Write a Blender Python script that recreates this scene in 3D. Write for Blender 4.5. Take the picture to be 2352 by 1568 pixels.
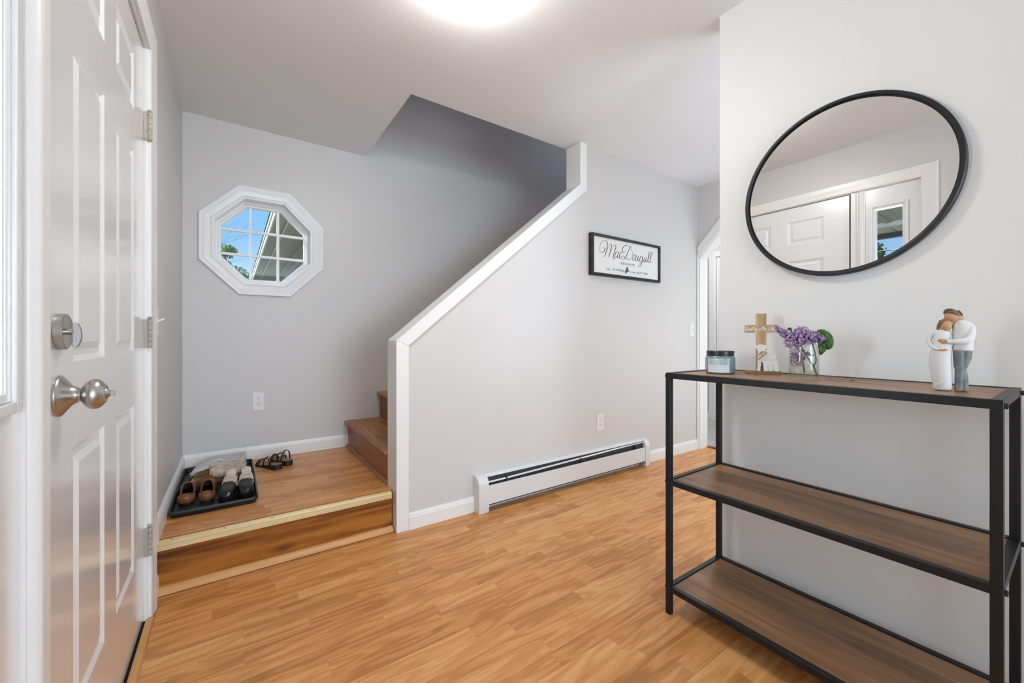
import bpy, bmesh, math, random
from mathutils import Vector, Matrix
for o in list(bpy.data.objects): bpy.data.objects.remove(o)
SC = bpy.context.scene
COL = SC.collection
R = math.radians

# ------------------------------------------------------------------ camera, world, sun, lights, exposure
cam_d = bpy.data.cameras.new('camera'); cam = bpy.data.objects.new('camera', cam_d); COL.objects.link(cam)
cam.location = (0, 0, 1.03); cam.rotation_euler = (R(90), 0, -0.6059)
cam_d.sensor_width = 36; cam_d.lens = 925.17 / 2352 * 36; cam_d.shift_y = -10.28 / 2352; cam_d.clip_start = .02
SC.camera = cam

w = bpy.data.worlds.new('sky'); SC.world = w; w.use_nodes = True
nt = w.node_tree; nt.nodes.clear()
tc = nt.nodes.new('ShaderNodeTexCoord'); sx = nt.nodes.new('ShaderNodeSeparateXYZ')
cr = nt.nodes.new('ShaderNodeValToRGB'); bg = nt.nodes.new('ShaderNodeBackground'); ow = nt.nodes.new('ShaderNodeOutputWorld')
nt.links.new(tc.outputs['Generated'], sx.inputs[0]); nt.links.new(sx.outputs['Z'], cr.inputs[0])
e = cr.color_ramp.elements
e[0].position = 0; e[0].color = (.52, .74, .95, 1)
e[1].position = .7; e[1].color = (.10, .33, .80, 1)
m_ = e.new(.22); m_.color = (.25, .55, .92, 1)
nt.links.new(cr.outputs[0], bg.inputs[0]); nt.links.new(bg.outputs[0], ow.inputs[0]); bg.inputs[1].default_value = 1.0

def lamp(name, typ, loc, energy, color=(1, 1, 1), rot=None, aim=None, size=None, size_y=None, angle=None):
    d = bpy.data.lights.new(name, typ); d.energy = energy; d.color = color
    o = bpy.data.objects.new(name, d); COL.objects.link(o); o.location = loc
    if aim: o.rotation_euler = (Vector(aim) - Vector(loc)).to_track_quat('-Z', 'Y').to_euler()
    if rot: o.rotation_euler = rot
    if size:
        d.shape = 'RECTANGLE'; d.size = size; d.size_y = size_y or size
    if angle is not None: d.angle = angle
    return o
lamp('sun', 'SUN', (-4, 1, 8), 7.0, (1, .95, .86), aim=(-4 + .88, 1 - .17, 8 - .44), angle=R(.6))
lamp('back_fill_light', 'AREA', (.74, -4.30, 1.27), 112, (.74, .87, 1.0), aim=(.70, -1.0, 1.55), size=1.7, size_y=1.8)  # added area light far behind the camera, brightens the room evenly
lamp('daylight_hall_window', 'AREA', (4.3, .42, 1.0), 12, (.93, .97, 1.0), aim=(4.75, 2.5, 1.4), size=.9, size_y=1.2)
lamp('upstairs_fill_light', 'AREA', (4.42, 2.7, 3.9), 13, (.72, .80, 1.0), aim=(1.0, 2.9, 2.6), size=.8, size_y=1.0)  # added light at the closed shaft end, no window there; lifts the stairwell
lamp('side_hall_fill_light', 'AREA', (2.7, -.27, 1.3), 38, (.80, .90, 1.0), aim=(2.6, 2, 1.9), size=1.2, size_y=1.5)  # added light before a solid end wall, brightens heater wall and ceiling
lamp('beyond_room_fill_light', 'POINT', (4.25, 2.0, 2.28), 16, (1, .97, .93)).data.shadow_soft_size = .10  # added point light with no fixture, brightens the door and casing beyond
lamp('daylight_porch', 'AREA', (-1.5, .72, 1.28), 76, (.80, .90, 1.0), aim=(1.7, .62, .95), size=1.1, size_y=.74)
LAMP_E = 43
SC.view_settings.view_transform = 'Standard'; SC.view_settings.look = 'None'
SC.view_settings.exposure = 0.15; SC.view_settings.gamma = 1.0; SC.view_settings.use_curve_mapping = False

# ------------------------------------------------------------------ materials
class NT:
    def __init__(s, name):
        s.m = bpy.data.materials.new(name); s.m.use_nodes = True; s.t = s.m.node_tree; s.t.nodes.clear()
        s.out = s.n('ShaderNodeOutputMaterial')
    def n(s, typ, **kw):
        x = s.t.nodes.new(typ)
        for k, v in kw.items(): setattr(x, k, v)
        return x
    def set(s, sock, v):
        if hasattr(v, 'is_output') or isinstance(v, bpy.types.NodeSocket): s.t.links.new(v, sock)
        else: sock.default_value = v
    def math(s, op, a, b=None, clamp=False):
        x = s.n('ShaderNodeMath', operation=op); x.use_clamp = clamp; s.set(x.inputs[0], a)
        if b is not None: s.set(x.inputs[1], b)
        return x.outputs[0]
    def vmath(s, op, a, b):
        x = s.n('ShaderNodeVectorMath', operation=op); s.set(x.inputs[0], a); s.set(x.inputs[1], b); return x.outputs[0]
    def noise(s, vec, scale, detail=3, rough=.5, dist=0):
        x = s.n('ShaderNodeTexNoise'); s.set(x.inputs['Vector'], vec); x.inputs['Scale'].default_value = scale
        x.inputs['Detail'].default_value = detail; x.inputs['Roughness'].default_value = rough; x.inputs['Distortion'].default_value = dist
        return x.outputs[0]
    def mix(s, f, a, b, typ='MIX'):
        x = s.n('ShaderNodeMix', data_type='RGBA', blend_type=typ); s.set(x.inputs[0], f); s.set(x.inputs[6], a); s.set(x.inputs[7], b); return x.outputs[2]
    def ramp(s, f, stops):
        x = s.n('ShaderNodeValToRGB'); s.set(x.inputs[0], f); el = x.color_ramp.elements
        while len(el) < len(stops): el.new(.5)
        for q, (p, c) in zip(el, stops): q.position = p; q.color = c if len(c) == 4 else (*c, 1)
        return x.outputs[0]
    def pbsdf(s, col, rough=.5, metal=0, spec=.5, bump=None, bstr=.2, bdist=.001, **kw):
        b = s.n('ShaderNodeBsdfPrincipled'); s.set(b.inputs['Base Color'], col if not isinstance(col, tuple) else (*col[:3], 1))
        s.set(b.inputs['Roughness'], rough); b.inputs['Metallic'].default_value = metal; b.inputs['Specular IOR Level'].default_value = spec
        for k, v in kw.items(): s.set(b.inputs[k.replace('_', ' ')], v)
        if bump is not None:
            q = s.n('ShaderNodeBump'); q.inputs['Strength'].default_value = bstr; q.inputs['Distance'].default_value = bdist
            s.set(q.inputs['Height'], bump); s.t.links.new(q.outputs[0], b.inputs['Normal'])
        s.t.links.new(b.outputs[0], s.out.inputs[0]); return b
    def obj(s): return s.n('ShaderNodeTexCoord').outputs['Object']
    def rnd(s): return s.n('ShaderNodeObjectInfo').outputs['Random']

def paint(name, col, rough=.55, spec=.4, nscale=350, bstr=.05, var=.02, coat=0):
    t = NT(name); v = t.obj(); n = t.noise(v, nscale, 2); n2 = t.noise(v, 2.2, 3)
    c = t.mix(t.math('MULTIPLY', n2, var * 2), (*col, 1), (col[0] * .8, col[1] * .8, col[2] * .8, 1))
    t.pbsdf(c, rough, 0, spec, n, bstr, .0015, Coat_Weight=coat, Coat_Roughness=.17); return t.m
def plain(name, col, rough=.5, metal=0, spec=.5, **kw):
    t = NT(name); v = t.obj(); n = t.noise(v, 90, 3)
    c = t.mix(t.math('MULTIPLY', n, .25), (*col, 1), (col[0] * .72, col[1] * .72, col[2] * .72, 1))
    t.pbsdf(c, rough, metal, spec, n, .06, .0006, **kw); return t.m
def wood(name, dark, mid, light, axis=0, stretch=11, freq=1.0, ring=26, rough=.35, var=.22, pores=.35, bstr=.06, knots=False, coat=0, band_a=.17, broad_a=.75):
    t = NT(name); v = t.obj(); r = t.rnd()
    off = t.n('ShaderNodeCombineXYZ'); t.set(off.inputs[0], t.math('MULTIPLY', r, 37.0)); t.set(off.inputs[1], t.math('MULTIPLY', r, 91.0)); t.set(off.inputs[2], t.math('MULTIPLY', r, 53.0))
    s1 = [stretch * freq] * 3; s1[axis] = freq * 1.4
    p = t.vmath('ADD', t.vmath('MULTIPLY', v, tuple(s1)), off.outputs[0])
    f1 = t.noise(p, 1.0, 2.5, .45, .25)
    band = t.math('SINE', t.math('MULTIPLY', f1, ring))
    s2 = [420.0] * 3; s2[axis] = 14.0
    fine = t.noise(t.vmath('ADD', t.vmath('MULTIPLY', v, tuple(s2)), off.outputs[0]), 1.0, 2, .6)
    s3 = [26.0] * 3; s3[axis] = 1.8
    broad = t.noise(t.vmath('ADD', t.vmath('MULTIPLY', v, tuple(s3)), off.outputs[0]), 1.0, 3, .5)
    s4 = [135.0] * 3; s4[axis] = 2.6
    mid_ = t.noise(t.vmath('ADD', t.vmath('MULTIPLY', v, tuple(s4)), off.outputs[0]), 1.0, 3, .65)
    fine = t.math('ADD', t.math('MULTIPLY', fine, .6), t.math('MULTIPLY', mid_, .75)); fine = t.math('SUBTRACT', fine, .175)
    fac = t.math('ADD', t.math('MULTIPLY', band, band_a), t.math('ADD', t.math('MULTIPLY', broad, broad_a), t.math('MULTIPLY', t.math('SUBTRACT', fine, .5), pores)))
    fac = t.math('ADD', fac, t.math('ADD', t.math('MULTIPLY', t.math('SUBTRACT', r, .5), var * 1.5), (.75 - broad_a) * .5 + .02))
    c = t.ramp(fac, [(.08, dark), (.42, mid), (.8, light)])
    if knots:
        vo = t.n('ShaderNodeTexVoronoi'); sk = [9.0] * 3; sk[axis] = 3.2
        t.set(vo.inputs['Vector'], t.vmath('ADD', t.vmath('MULTIPLY', v, tuple(sk)), off.outputs[0])); vo.inputs['Scale'].default_value = 1
        k = t.math('LESS_THAN', vo.outputs['Distance'], .10)
        k2 = t.math('MULTIPLY', t.math('SUBTRACT', 1.0, t.math('MULTIPLY', vo.outputs['Distance'], 4.5), True), .75)
        c = t.mix(k2, c, (dark[0] * .45, dark[1] * .4, dark[2] * .4, 1))
    t.pbsdf(c, rough, 0, .3, fine, bstr, .0006, Coat_Weight=coat, Coat_Roughness=.2); return t.m
def thin_glass(name, tint=(1, 1, 1), ior=1.45, rough=.0):
    t = NT(name); tr = t.n('ShaderNodeBsdfTransparent'); tr.inputs[0].default_value = (*tint, 1)
    gl = t.n('ShaderNodeBsdfGlossy'); gl.inputs['Roughness'].default_value = rough
    lw = t.n('ShaderNodeLayerWeight'); lw.inputs[0].default_value = .5; f0 = ((ior - 1) / (ior + 1)) ** 2
    fr = t.math('ADD', t.math('MULTIPLY', t.math('POWER', lw.outputs['Facing'], 4.0), .75), f0)
    mx = t.n('ShaderNodeMixShader'); t.t.links.new(fr, mx.inputs[0]); t.t.links.new(tr.outputs[0], mx.inputs[1]); t.t.links.new(gl.outputs[0], mx.inputs[2])
    t.t.links.new(mx.outputs[0], t.out.inputs[0]); return t.m
def emit(name, col, st):
    t = NT(name); em = t.n('ShaderNodeEmission'); em.inputs[0].default_value = (*col, 1); em.inputs[1].default_value = st
    t.t.links.new(em.outputs[0], t.out.inputs[0]); return t.m

M = {}
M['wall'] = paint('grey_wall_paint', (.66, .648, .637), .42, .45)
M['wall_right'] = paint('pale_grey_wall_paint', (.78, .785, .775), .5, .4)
M['ceil'] = paint('ceiling_paint', (.87, .89, .91), .75, .25, 160, .10)
M['white'] = paint('white_trim_paint', (.845, .845, .84), .32, .5, 120, .05, .03)
M['door'] = paint('white_door_paint', (.85, .865, .875), .26, .6, 60, .05, .02, 1.0)
M['sash'] = paint('white_vinyl_sash', (.86, .87, .88), .3, .5)
M['floor'] = wood('oak_laminate', (.44, .175, .048), (.64, .29, .094), (.77, .41, .165), 0, 10, 1.5, 34, .30, .24, .42, band_a=.15, broad_a=.46)
M['slab'] = wood('oak_laminate_base', (.45, .185, .050), (.62, .29, .095), (.70, .37, .14), 0, 10, 1.5, 30, .35, .1)
M['riser'] = wood('stained_pine', (.10, .028, .004), (.30, .098, .012), (.50, .20, .032), 0, 13, 1.0, 18, .42, .1, .25, .05, True, band_a=.22, broad_a=.95)
M['stair'] = wood('stair_wood', (.20, .075, .025), (.40, .165, .06), (.56, .27, .11), 1, 10, 1.6, 30, .36, .1, .4, band_a=.13, broad_a=.5)
M['stairriser'] = wood('stair_riser_wood', (.22, .085, .03), (.31, .12, .045), (.40, .165, .065), 1, 8, 1.2, 14, .4, .1, .2)
M['pine'] = wood('raw_pine', (.62, .45, .22), (.80, .63, .35), (.88, .75, .48), 0, 12, 1.0, 12, .45, .05, .2)
M['pineY'] = wood('raw_pine_y', (.62, .45, .22), (.80, .63, .35), (.88, .75, .48), 1, 12, 1.0, 12, .45, .05, .2)
M['oakq'] = wood('oak_quarter_round', (.46, .21, .075), (.62, .32, .12), (.72, .42, .18), 0, 12, 1.2, 14, .4, .05, .2)
M['oakqY'] = wood('oak_strip', (.46, .21, .075), (.62, .32, .12), (.72, .42, .18), 1, 12, 1.2, 14, .4, .05, .2)
M['board'] = wood('rustic_table_board', (.11, .055, .025), (.29, .152, .074), (.44, .245, .125), 1, 13, 1.2, 20, .38, .26, .34, .08, True, band_a=.08, broad_a=.45)
M['blackmetal'] = plain('black_powder_coated_steel', (.009, .0105, .013), .42, .0, .38)
M['nickel'] = NT('brushed_nickel').m
t = NT('brushed_nickel_knob'); v = t.obj(); n = t.noise(t.vmath('MULTIPLY', v, (900., 30., 30.)), 1, 2); t.pbsdf((.50, .485, .46), .30, 1.0, .5, n, .05, .0003); M['nickel'] = t.m
t = NT('stained_hinge_steel'); v = t.obj(); n = t.noise(v, 45, 3); c = t.ramp(n, [(.45, (.52, .47, .40)), (.62, (.46, .38, .28)), (.72, (.42, .22, .06))]); t.pbsdf(c, .55, .15, .4); M['hinge_rusty'] = t.m
M['hinge'] = plain('painted_hinge_steel', (.42, .385, .345), .55, .15)
M['turn'] = plain('satin_nickel_turn', (.36, .35, .335), .5, .8)
M['dark'] = plain('dark_gap', (.02, .018, .016), .8, 0, .2)
M['rubber'] = plain('black_rubber_tray', (.012, .012, .012), .45, 0, .4)
M['heater'] = paint('white_enamel', (.74, .74, .75), .3, .5, 200, .02)
M['heater_in'] = plain('heater_dark_inside', (.028, .033, .038), .5, 0)
M['plate'] = paint('white_plastic_plate', (.80, .79, .77), .3, .5, 200, .01)
M['mirror'] = NT('mirror_silver').m
t = NT('mirror_glass_silver'); t.pbsdf((.85, .855, .855), 0.0, 1.0); M['mirror'] = t.m
M['glass'] = thin_glass('window_glass')
M['jarglass'] = thin_glass('jar_glass', (.975, .985, .975), 1.5)
M['water'] = thin_glass('jar_water', (.955, .955, .90), 1.2)
M['lampglass'] = emit('lamp_glass', (1, .965, .92), LAMP_E)
M['lampbase'] = plain('lamp_pan', (.8, .8, .8), .4)
M['paper'] = paint('sign_board_white', (.80, .795, .775), .6, .3)
M['signframe'] = wood('black_stained_frame', (.012, .012, .012), (.030, .029, .028), (.06, .058, .055), 0, 10, 2, 20, .45, .1)
M['ink'] = plain('dark_brown_ink', (.045, .036, .030), .6)
M['ink2'] = plain('grey_ink', (.10, .10, .10), .6)
M['crosswood'] = wood('pale_cross_wood', (.36, .225, .115), (.50, .335, .185), (.60, .425, .25), 2, 12, 4, 18, .55, .1)
M['basewood'] = wood('ornament_base_wood', (.20, .11, .055), (.30, .175, .09), (.38, .24, .13), 0, 12, 4, 18, .55, .1)
M['lambwood'] = wood('whitewashed_wood', (.66, .64, .59), (.77, .755, .71), (.82, .81, .78), 0, 12, 4, 18, .55, .1, .2)
M['twine'] = plain('jute_twine', (.55, .34, .17), .8)
M['white_ink'] = plain('white_ink', (.86, .86, .84), .6)
M['lid'] = plain('black_candle_lid', (.012, .013, .015), .32)
t = NT('tinted_candle_glass'); t.pbsdf((.16, .26, .29), .08, 0, .6, Coat_Weight=1.0, Coat_Roughness=.03); M['candle'] = t.m
M['clabel'] = paint('label_paper', (.76, .79, .83), .5, .3)
M['cart'] = plain('label_art_wash', (.50, .63, .66), .6)
M['cartd'] = plain('label_art_leaves', (.16, .26, .31), .6)
M['leaf'] = NT('x').m
t = NT('lilac_leaf'); v = t.obj(); n = t.noise(v, 60, 3); t.pbsdf(t.ramp(n, [(.35, (.025, .085, .008)), (.65, (.075, .19, .015))]), .4); M['leaf'] = t.m
def florets(name, a, b, c):
    t = NT(name); v = t.obj(); n = t.noise(v, 150, 1); t.pbsdf(t.ramp(n, [(.36, a), (.5, b), (.63, c)]), .6, Subsurface_Weight=0.0); return t.m
M['lilac'] = florets('lilac_petals', (.22, .08, .24), (.44, .28, .58), (.66, .52, .76))
M['lilac2'] = florets('pale_lilac_petals', (.36, .18, .36), (.66, .55, .72), (.84, .78, .87))
M['lilacd'] = florets('withered_petals', (.10, .035, .018), (.22, .10, .08), (.45, .32, .40))
M['stem'] = plain('woody_stem', (.13, .075, .035), .7)
M['stemg'] = plain('green_stem', (.10, .14, .04), .6)
M['fig_white'] = plain('carved_white_paint', (.76, .755, .76), .6)
t = NT('carved_jeans_paint'); v = t.obj(); n = t.noise(v, 55, 3); t.pbsdf(t.ramp(n, [(.35, (.11, .16, .21)), (.5, (.19, .21, .20)), (.68, (.29, .26, .19))]), .6); M['fig_jeans'] = t.m
M['fig_skin'] = plain('carved_skin_paint', (.56, .33, .17), .55)
M['fig_hair'] = wood('carved_hair_paint', (.07, .045, .025), (.17, .11, .06), (.30, .20, .11), 0, 10, 20, 20, .6, .1)
M['fig_hair2'] = plain('carved_hair_paint_auburn', (.24, .13, .065), .6)
M['fig_shoe'] = plain('carved_shoe_paint', (.20, .13, .06), .6)
M['leather'] = plain('chestnut_leather', (.20, .065, .030), .42)
M['leather_in'] = plain('dark_leather_lining', (.11, .055, .028), .5)
M['insole'] = plain('tan_cork_insole', (.46, .23, .065), .6)
M['soleblk'] = plain('black_rubber_sole', (.012, .011, .010), .5)
M['patent'] = plain('black_patent_leather', (.010, .010, .010), .16, 0, .6)
M['cream'] = plain('cream_leather', (.66, .56, .47), .5)
M['suede'] = plain('brown_suede', (.19, .095, .03), .85, 0, .2)
M['fur'] = NT('y').m
t = NT('grey_fleece'); v = t.obj(); n = t.noise(v, 260, 3); n2 = t.noise(v, 30, 2)
t.pbsdf(t.ramp(t.math('ADD', t.math('MULTIPLY', n, .55), t.math('MULTIPLY', n2, .45)), [(.36, (.46, .38, .30)), (.5, (.68, .58, .48)), (.63, (.80, .72, .62))]), .95, 0, .1, n, .9, .006); M['fur'] = t.m
M['wleather'] = plain('white_leather', (.74, .735, .74), .45)
M['thread'] = plain('cream_thread', (.72, .64, .5), .7)
M['sandal'] = plain('tan_footbed', (.36, .16, .055), .5)
M['straps'] = plain('black_leather_strap', (.018, .015, .014), .45)
t = NT('grey_vinyl_tile'); v = t.obj(); n = t.noise(t.vmath('MULTIPLY', v, (3., 14., 3.)), 3, 4, .6); t.pbsdf(t.ramp(n, [(.3, (.34, .335, .325)), (.5, (.47, .465, .455)), (.7, (.6, .595, .58))]), .4); M['vinyl'] = t.m
M['bark'] = plain('tree_bark', (.16, .13, .11), .9)
t = NT('tree_leaves'); v = t.obj(); n = t.noise(v, 1.6, 3); t.pbsdf(t.ramp(n, [(.35, (.12, .24, .02)), (.5, (.30, .46, .045)), (.65, (.52, .60, .09))]), .55); M['foliage'] = t.m
t = NT('pine_needles'); v = t.obj(); n = t.noise(v, 2.5, 3); t.pbsdf(t.ramp(n, [(.35, (.06, .11, .05)), (.65, (.24, .32, .12))]), .6); M['needles'] = t.m
t = NT('lawn'); v = t.obj(); n = t.noise(v, 3, 4); t.pbsdf(t.ramp(n, [(.3, (.05, .075, .03)), (.7, (.10, .13, .06))]), .8); M['grass'] = t.m
M['siding'] = paint('grey_green_siding', (.30, .315, .28), .6, .3)
M['soffit'] = paint('grey_soffit', (.30, .31, .28), .6, .3)
M['fascia'] = paint('painted_fascia', (.50, .555, .54), .5, .35)
M['cream_trim'] = paint('cream_outdoor_trim', (.62, .60, .46), .5, .35)
M['roofing'] = plain('asphalt_shingles', (.10, .10, .10), .9)
M['wire'] = plain('black_cable', (.015, .015, .02), .6)

# ------------------------------------------------------------------ mesh helpers
class MB:
    def __init__(s): s.v = []; s.f = []
    def add(s, vs, fs):
        b = len(s.v); s.v += [tuple(p) for p in vs]; s.f += [tuple(b + i for i in q) for q in fs]; return s
    def box(s, x0, x1, y0, y1, z0, z1):
        vs = [(x, y, z) for z in (z0, z1) for y in (y0, y1) for x in (x0, x1)]
        return s.add(vs, [(0, 2, 3, 1), (4, 5, 7, 6), (0, 1, 5, 4), (2, 6, 7, 3), (0, 4, 6, 2), (1, 3, 7, 5)])
    def loft(s, secs, caps=True, closed=True):
        n = len(secs[0]); vs = [p for q in secs for p in q]; fs = []
        for i in range(len(secs) - 1):
            for j in range(n if closed else n - 1):
                a, b = i * n + j, i * n + (j + 1) % n
                fs.append((a, b, b + n, a + n))
        if caps and closed:
            fs.append(tuple(range(n - 1, -1, -1))); o = (len(secs) - 1) * n; fs.append(tuple(o + k for k in range(n)))
        return s.add(vs, fs)
    def tube(s, path, r, n=8, caps=True, flat=1.0, up=None):
        P = [Vector(p) for p in path]; rs = list(r) if isinstance(r, (list, tuple)) else [r] * len(P); secs = []; pn = None
        if len(rs) != len(P):
            m_ = len(rs) - 1; q_ = [i * m_ / (len(P) - 1) for i in range(len(P))]; rs = [rs[min(int(a), m_ - 1)] + (rs[min(int(a), m_ - 1) + 1] - rs[min(int(a), m_ - 1)]) * (a - min(int(a), m_ - 1)) for a in q_]
        for i, p in enumerate(P):
            d = (P[min(i + 1, len(P) - 1)] - P[max(i - 1, 0)]).normalized()
            if pn is None:
                a = Vector(up) if up else (Vector((0, 0, 1)) if abs(d.z) < .9 else Vector((1, 0, 0))); pn = (a - d * a.dot(d)).normalized()
            else:
                pn = (pn - d * pn.dot(d)); pn = pn.normalized() if pn.length > 1e-6 else d.orthogonal().normalized()
            bn = d.cross(pn)
            secs.append([p + pn * (math.cos(2 * math.pi * k / n) * rs[i] * flat) + bn * (math.sin(2 * math.pi * k / n) * rs[i]) for k in range(n)])
        return s.loft(secs, caps)
    def lathe(s, prof, n=32, mat=None, cap0=True, cap1=True):
        secs = [[Vector((r * math.cos(2 * math.pi * k / n), r * math.sin(2 * math.pi * k / n), z)) for k in range(n)] for r, z in prof]
        if mat: secs = [[mat @ p for p in q] for q in secs]
        b = len(s.f); s.loft(secs, False); N = len(secs); vs0 = len(s.v) - N * n
        if cap0: s.f.append(tuple(vs0 + k for k in range(n - 1, -1, -1)))
        if cap1: s.f.append(tuple(vs0 + (N - 1) * n + k for k in range(n)))
        return s
    def ell(s, c, rx, ry, rz, n=20, m=12, rot=None):
        secs = []
        for i in range(1, m):
            th = math.pi * i / m
            secs.append([Vector((rx * math.sin(th) * math.cos(2 * math.pi * k / n), ry * math.sin(th) * math.sin(2 * math.pi * k / n), -rz * math.cos(th))) for k in range(n)])
        if rot: secs = [[rot @ p for p in q] for q in secs]
        return s.loft([[p + Vector(c) for p in q] for q in secs])
    def prism(s, poly, y0, y1, plane='xz'):
        n = len(poly)
        if plane == 'xz': vs = [(a, y0, b) for a, b in poly] + [(a, y1, b) for a, b in poly]
        elif plane == 'yz': vs = [(y0, a, b) for a, b in poly] + [(y1, a, b) for a, b in poly]
        else: vs = [(a, b, y0) for a, b in poly] + [(a, b, y1) for a, b in poly]
        fs = [tuple(range(n)), tuple(range(2 * n - 1, n - 1, -1))] + [(i, (i + 1) % n + 0, (i + 1) % n + n, i + n) for i in range(n)]
        return s.add(vs, fs)
    def mesh(s, name, smooth=None):
        me = bpy.data.meshes.new(name); me.from_pydata([tuple(p) for p in s.v], [], s.f)
        bm = bmesh.new(); bm.from_mesh(me); bmesh.ops.recalc_face_normals(bm, faces=bm.faces); bm.to_mesh(me); bm.free()
        if smooth is not None:
            me.shade_smooth(); me.set_sharp_from_angle(angle=R(smooth))
        return me
    def build(s, name, mat, parent=None, bevel=0, smooth=None, seg=2, sub=0, solid=0):
        o = bpy.data.objects.new(name, s.mesh(name, smooth if smooth is not None else (35 if bevel else None)))
        o.data.materials.append(mat); COL.objects.link(o)
        if parent is not None: o.parent = parent
        if solid:
            q = o.modifiers.new('solid', 'SOLIDIFY'); q.thickness = solid; q.offset = -1
        if sub:
            q = o.modifiers.new('sub', 'SUBSURF'); q.levels = sub; q.render_levels = sub
        if bevel:
            q = o.modifiers.new('bevel', 'BEVEL'); q.width = bevel; q.segments = seg; q.limit_method = 'ANGLE'; q.angle_limit = R(35)
        return o
def tag(o, label, cat=None, group=None, kind=None):
    o['label'] = label
    if cat: o['category'] = cat
    if group: o['group'] = group
    if kind: o['kind'] = kind
    return o
def thing(name, label, cat, loc=(0, 0, 0), rz=0, group=None, kind=None):
    o = bpy.data.objects.new(name, None); COL.objects.link(o); o.location = loc; o.rotation_euler = (0, 0, rz); o.empty_display_size = .05
    return tag(o, label, cat, group, kind)
def struct(mb, name, mat, label, cat, **kw):
    return tag(mb.build(name, mat, **kw), label, cat, None, 'structure')
def dup(o, parent=None):
    c = o.copy(); COL.objects.link(c)
    if parent is not None: c.parent = parent
    for ch in [x for x in bpy.data.objects if x.parent is o]: dup(ch, c)
    return c
def strokes(mb, lines, r, n=5):
    for L in lines:
        if len(L) > 1: mb.tube(smooth_path(L), r, n)
def smooth_path(P, k=4):
    P = [Vector(p) for p in P]
    if len(P) < 3: return P
    out = []
    for i in range(len(P) - 1):
        p0, p1, p2, p3 = P[max(i - 1, 0)], P[i], P[i + 1], P[min(i + 2, len(P) - 1)]
        for j in range(k):
            u = j / k
            out.append(.5 * ((2 * p1) + (p2 - p0) * u + (2 * p0 - 5 * p1 + 4 * p2 - p3) * u * u + (3 * p1 - p0 - 3 * p2 + p3) * u ** 3))
    return out + [P[-1]]
def text(name, body, size, mat, parent, loc, rot, align='LEFT', sx=1.0, ext=.0004):
    c = bpy.data.curves.new(name, 'FONT'); c.body = body; c.size = size; c.extrude = ext; c.align_x = align; c.resolution_u = 4
    o = bpy.data.objects.new(name + '_tmp', c); COL.objects.link(o)
    bpy.context.view_layer.update()
    me = bpy.data.meshes.new_from_object(o.evaluated_get(bpy.context.evaluated_depsgraph_get()))
    bpy.data.objects.remove(o)
    p = bpy.data.objects.new(name, me); me.materials.clear(); me.materials.append(mat); COL.objects.link(p); p.parent = parent
    p.location = loc; p.rotation_euler = rot; p.scale = (sx, 1, 1); return p

# ------------------------------------------------------------------ room constants (metres)
XD, YO, YH, XA, XR, YR, ZC = -.256, 3.197, 2.090, 3.538, 1.740, .9254, 2.422
YB = 2.2275           # back of the stair half wall / front edge of the stairwell
YBACK = -4.2
ZL = .2124            # landing
XO = .840             # left edge of stairwell opening
# ------------------------------------------------------------------ shell: floor
fl = struct(MB().box(XD - .12, XA + .112, YBACK, YB, -.12, -.004), 'floor', M['slab'], 'oak laminate floor of the entry hall', 'floor')
rng = random.Random(4)
LENS = [.26, .32, .38, .45, .52, .60]
W = .0635
plank_me = {}
def plank_mesh(L, w):
    k = (round(L, 3), round(w, 3))
    if k not in plank_me:
        h = .00012; mb = MB().box(-L / 2 + h, L / 2 - h, -w / 2 + h, w / 2 - h, -.004, 0)
        me = mb.mesh('floor_plank'); me.materials.append(M['floor']); plank_me[k] = me
    return plank_me[k]
def lay(parent, x0, x1, y0, y1, z):
    """strips laid along x between x0..x1, rows from y1 down to y0"""
    y = y1; n = 0
    while y > y0 + .008:
        w_ = min(W, y - y0); x = x0; first = True
        while x < x1 - 1e-4:
            L = rng.choice(LENS)
            if first: L *= rng.choice([.45, .7, 1.0]); first = False
            if x + L > x1 - .10: L = x1 - x
            o = bpy.data.objects.new('floor_plank', plank_mesh(L, w_)); COL.objects.link(o); o.parent = parent
            o.location = (x + L / 2, y - w_ / 2, z + rng.uniform(-.00012, .00012)); x += L; n += 1
        y -= w_
    return n
N1 = lay(fl, -.236, 1.738, .36, 2.089, 0)
N2 = lay(fl, 1.738, 3.648, .88, 2.089, 0)
print('planks', N1 + N2)
# landing
ld = struct(MB().box(XD + .002, .70, 2.150, YO, 0, ZL - .004), 'floor_landing', M['slab'], 'raised oak laminate landing one step above the hall floor', 'landing')
lay(ld, XD + .002, .7035, 2.150, YO - .001, ZL)
rs = MB().box(-.250, .6975, 2.134, 2.150, .004, ZL - .016).build('riser_board', M['riser'], ld, .001); rs['label'] = 'orange-stained knotty pine riser board'
ns = MB().prism([(2.090, ZL - .026), (2.090, ZL + .002), (2.096, ZL + .0055), (2.124, ZL + .0055), (2.130, ZL + .001), (2.134, ZL - .016), (2.110, ZL - .020)], -.254, .684, 'yz').build('nosing_strip', M['pine'], ld, .002); ns['label'] = 'pale pine nosing strip'
for k in range(5): MB().box(-.252, .683, 2.0885, 2.0905, ZL - .0225 + k * .005, ZL - .0205 + k * .005).build('nosing_groove', M['pine'], ns)
for k in range(6): MB().lathe([(.0032, 0), (.0032, .0006)], 10, Matrix.Translation((-.20 + k * .172, 2.105, ZL + .0055))).build('screw_hole', M['dark'], ns)
q = [(2.134, .0)] + [(2.134 - .024 * math.cos(a), .026 * math.sin(a)) for a in [R(x) for x in (0, 20, 40, 60, 80, 90)]]
MB().prism(q, -.246, .700, 'yz').build('quarter_round', M['oakq'], ld, 0, 40)
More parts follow.
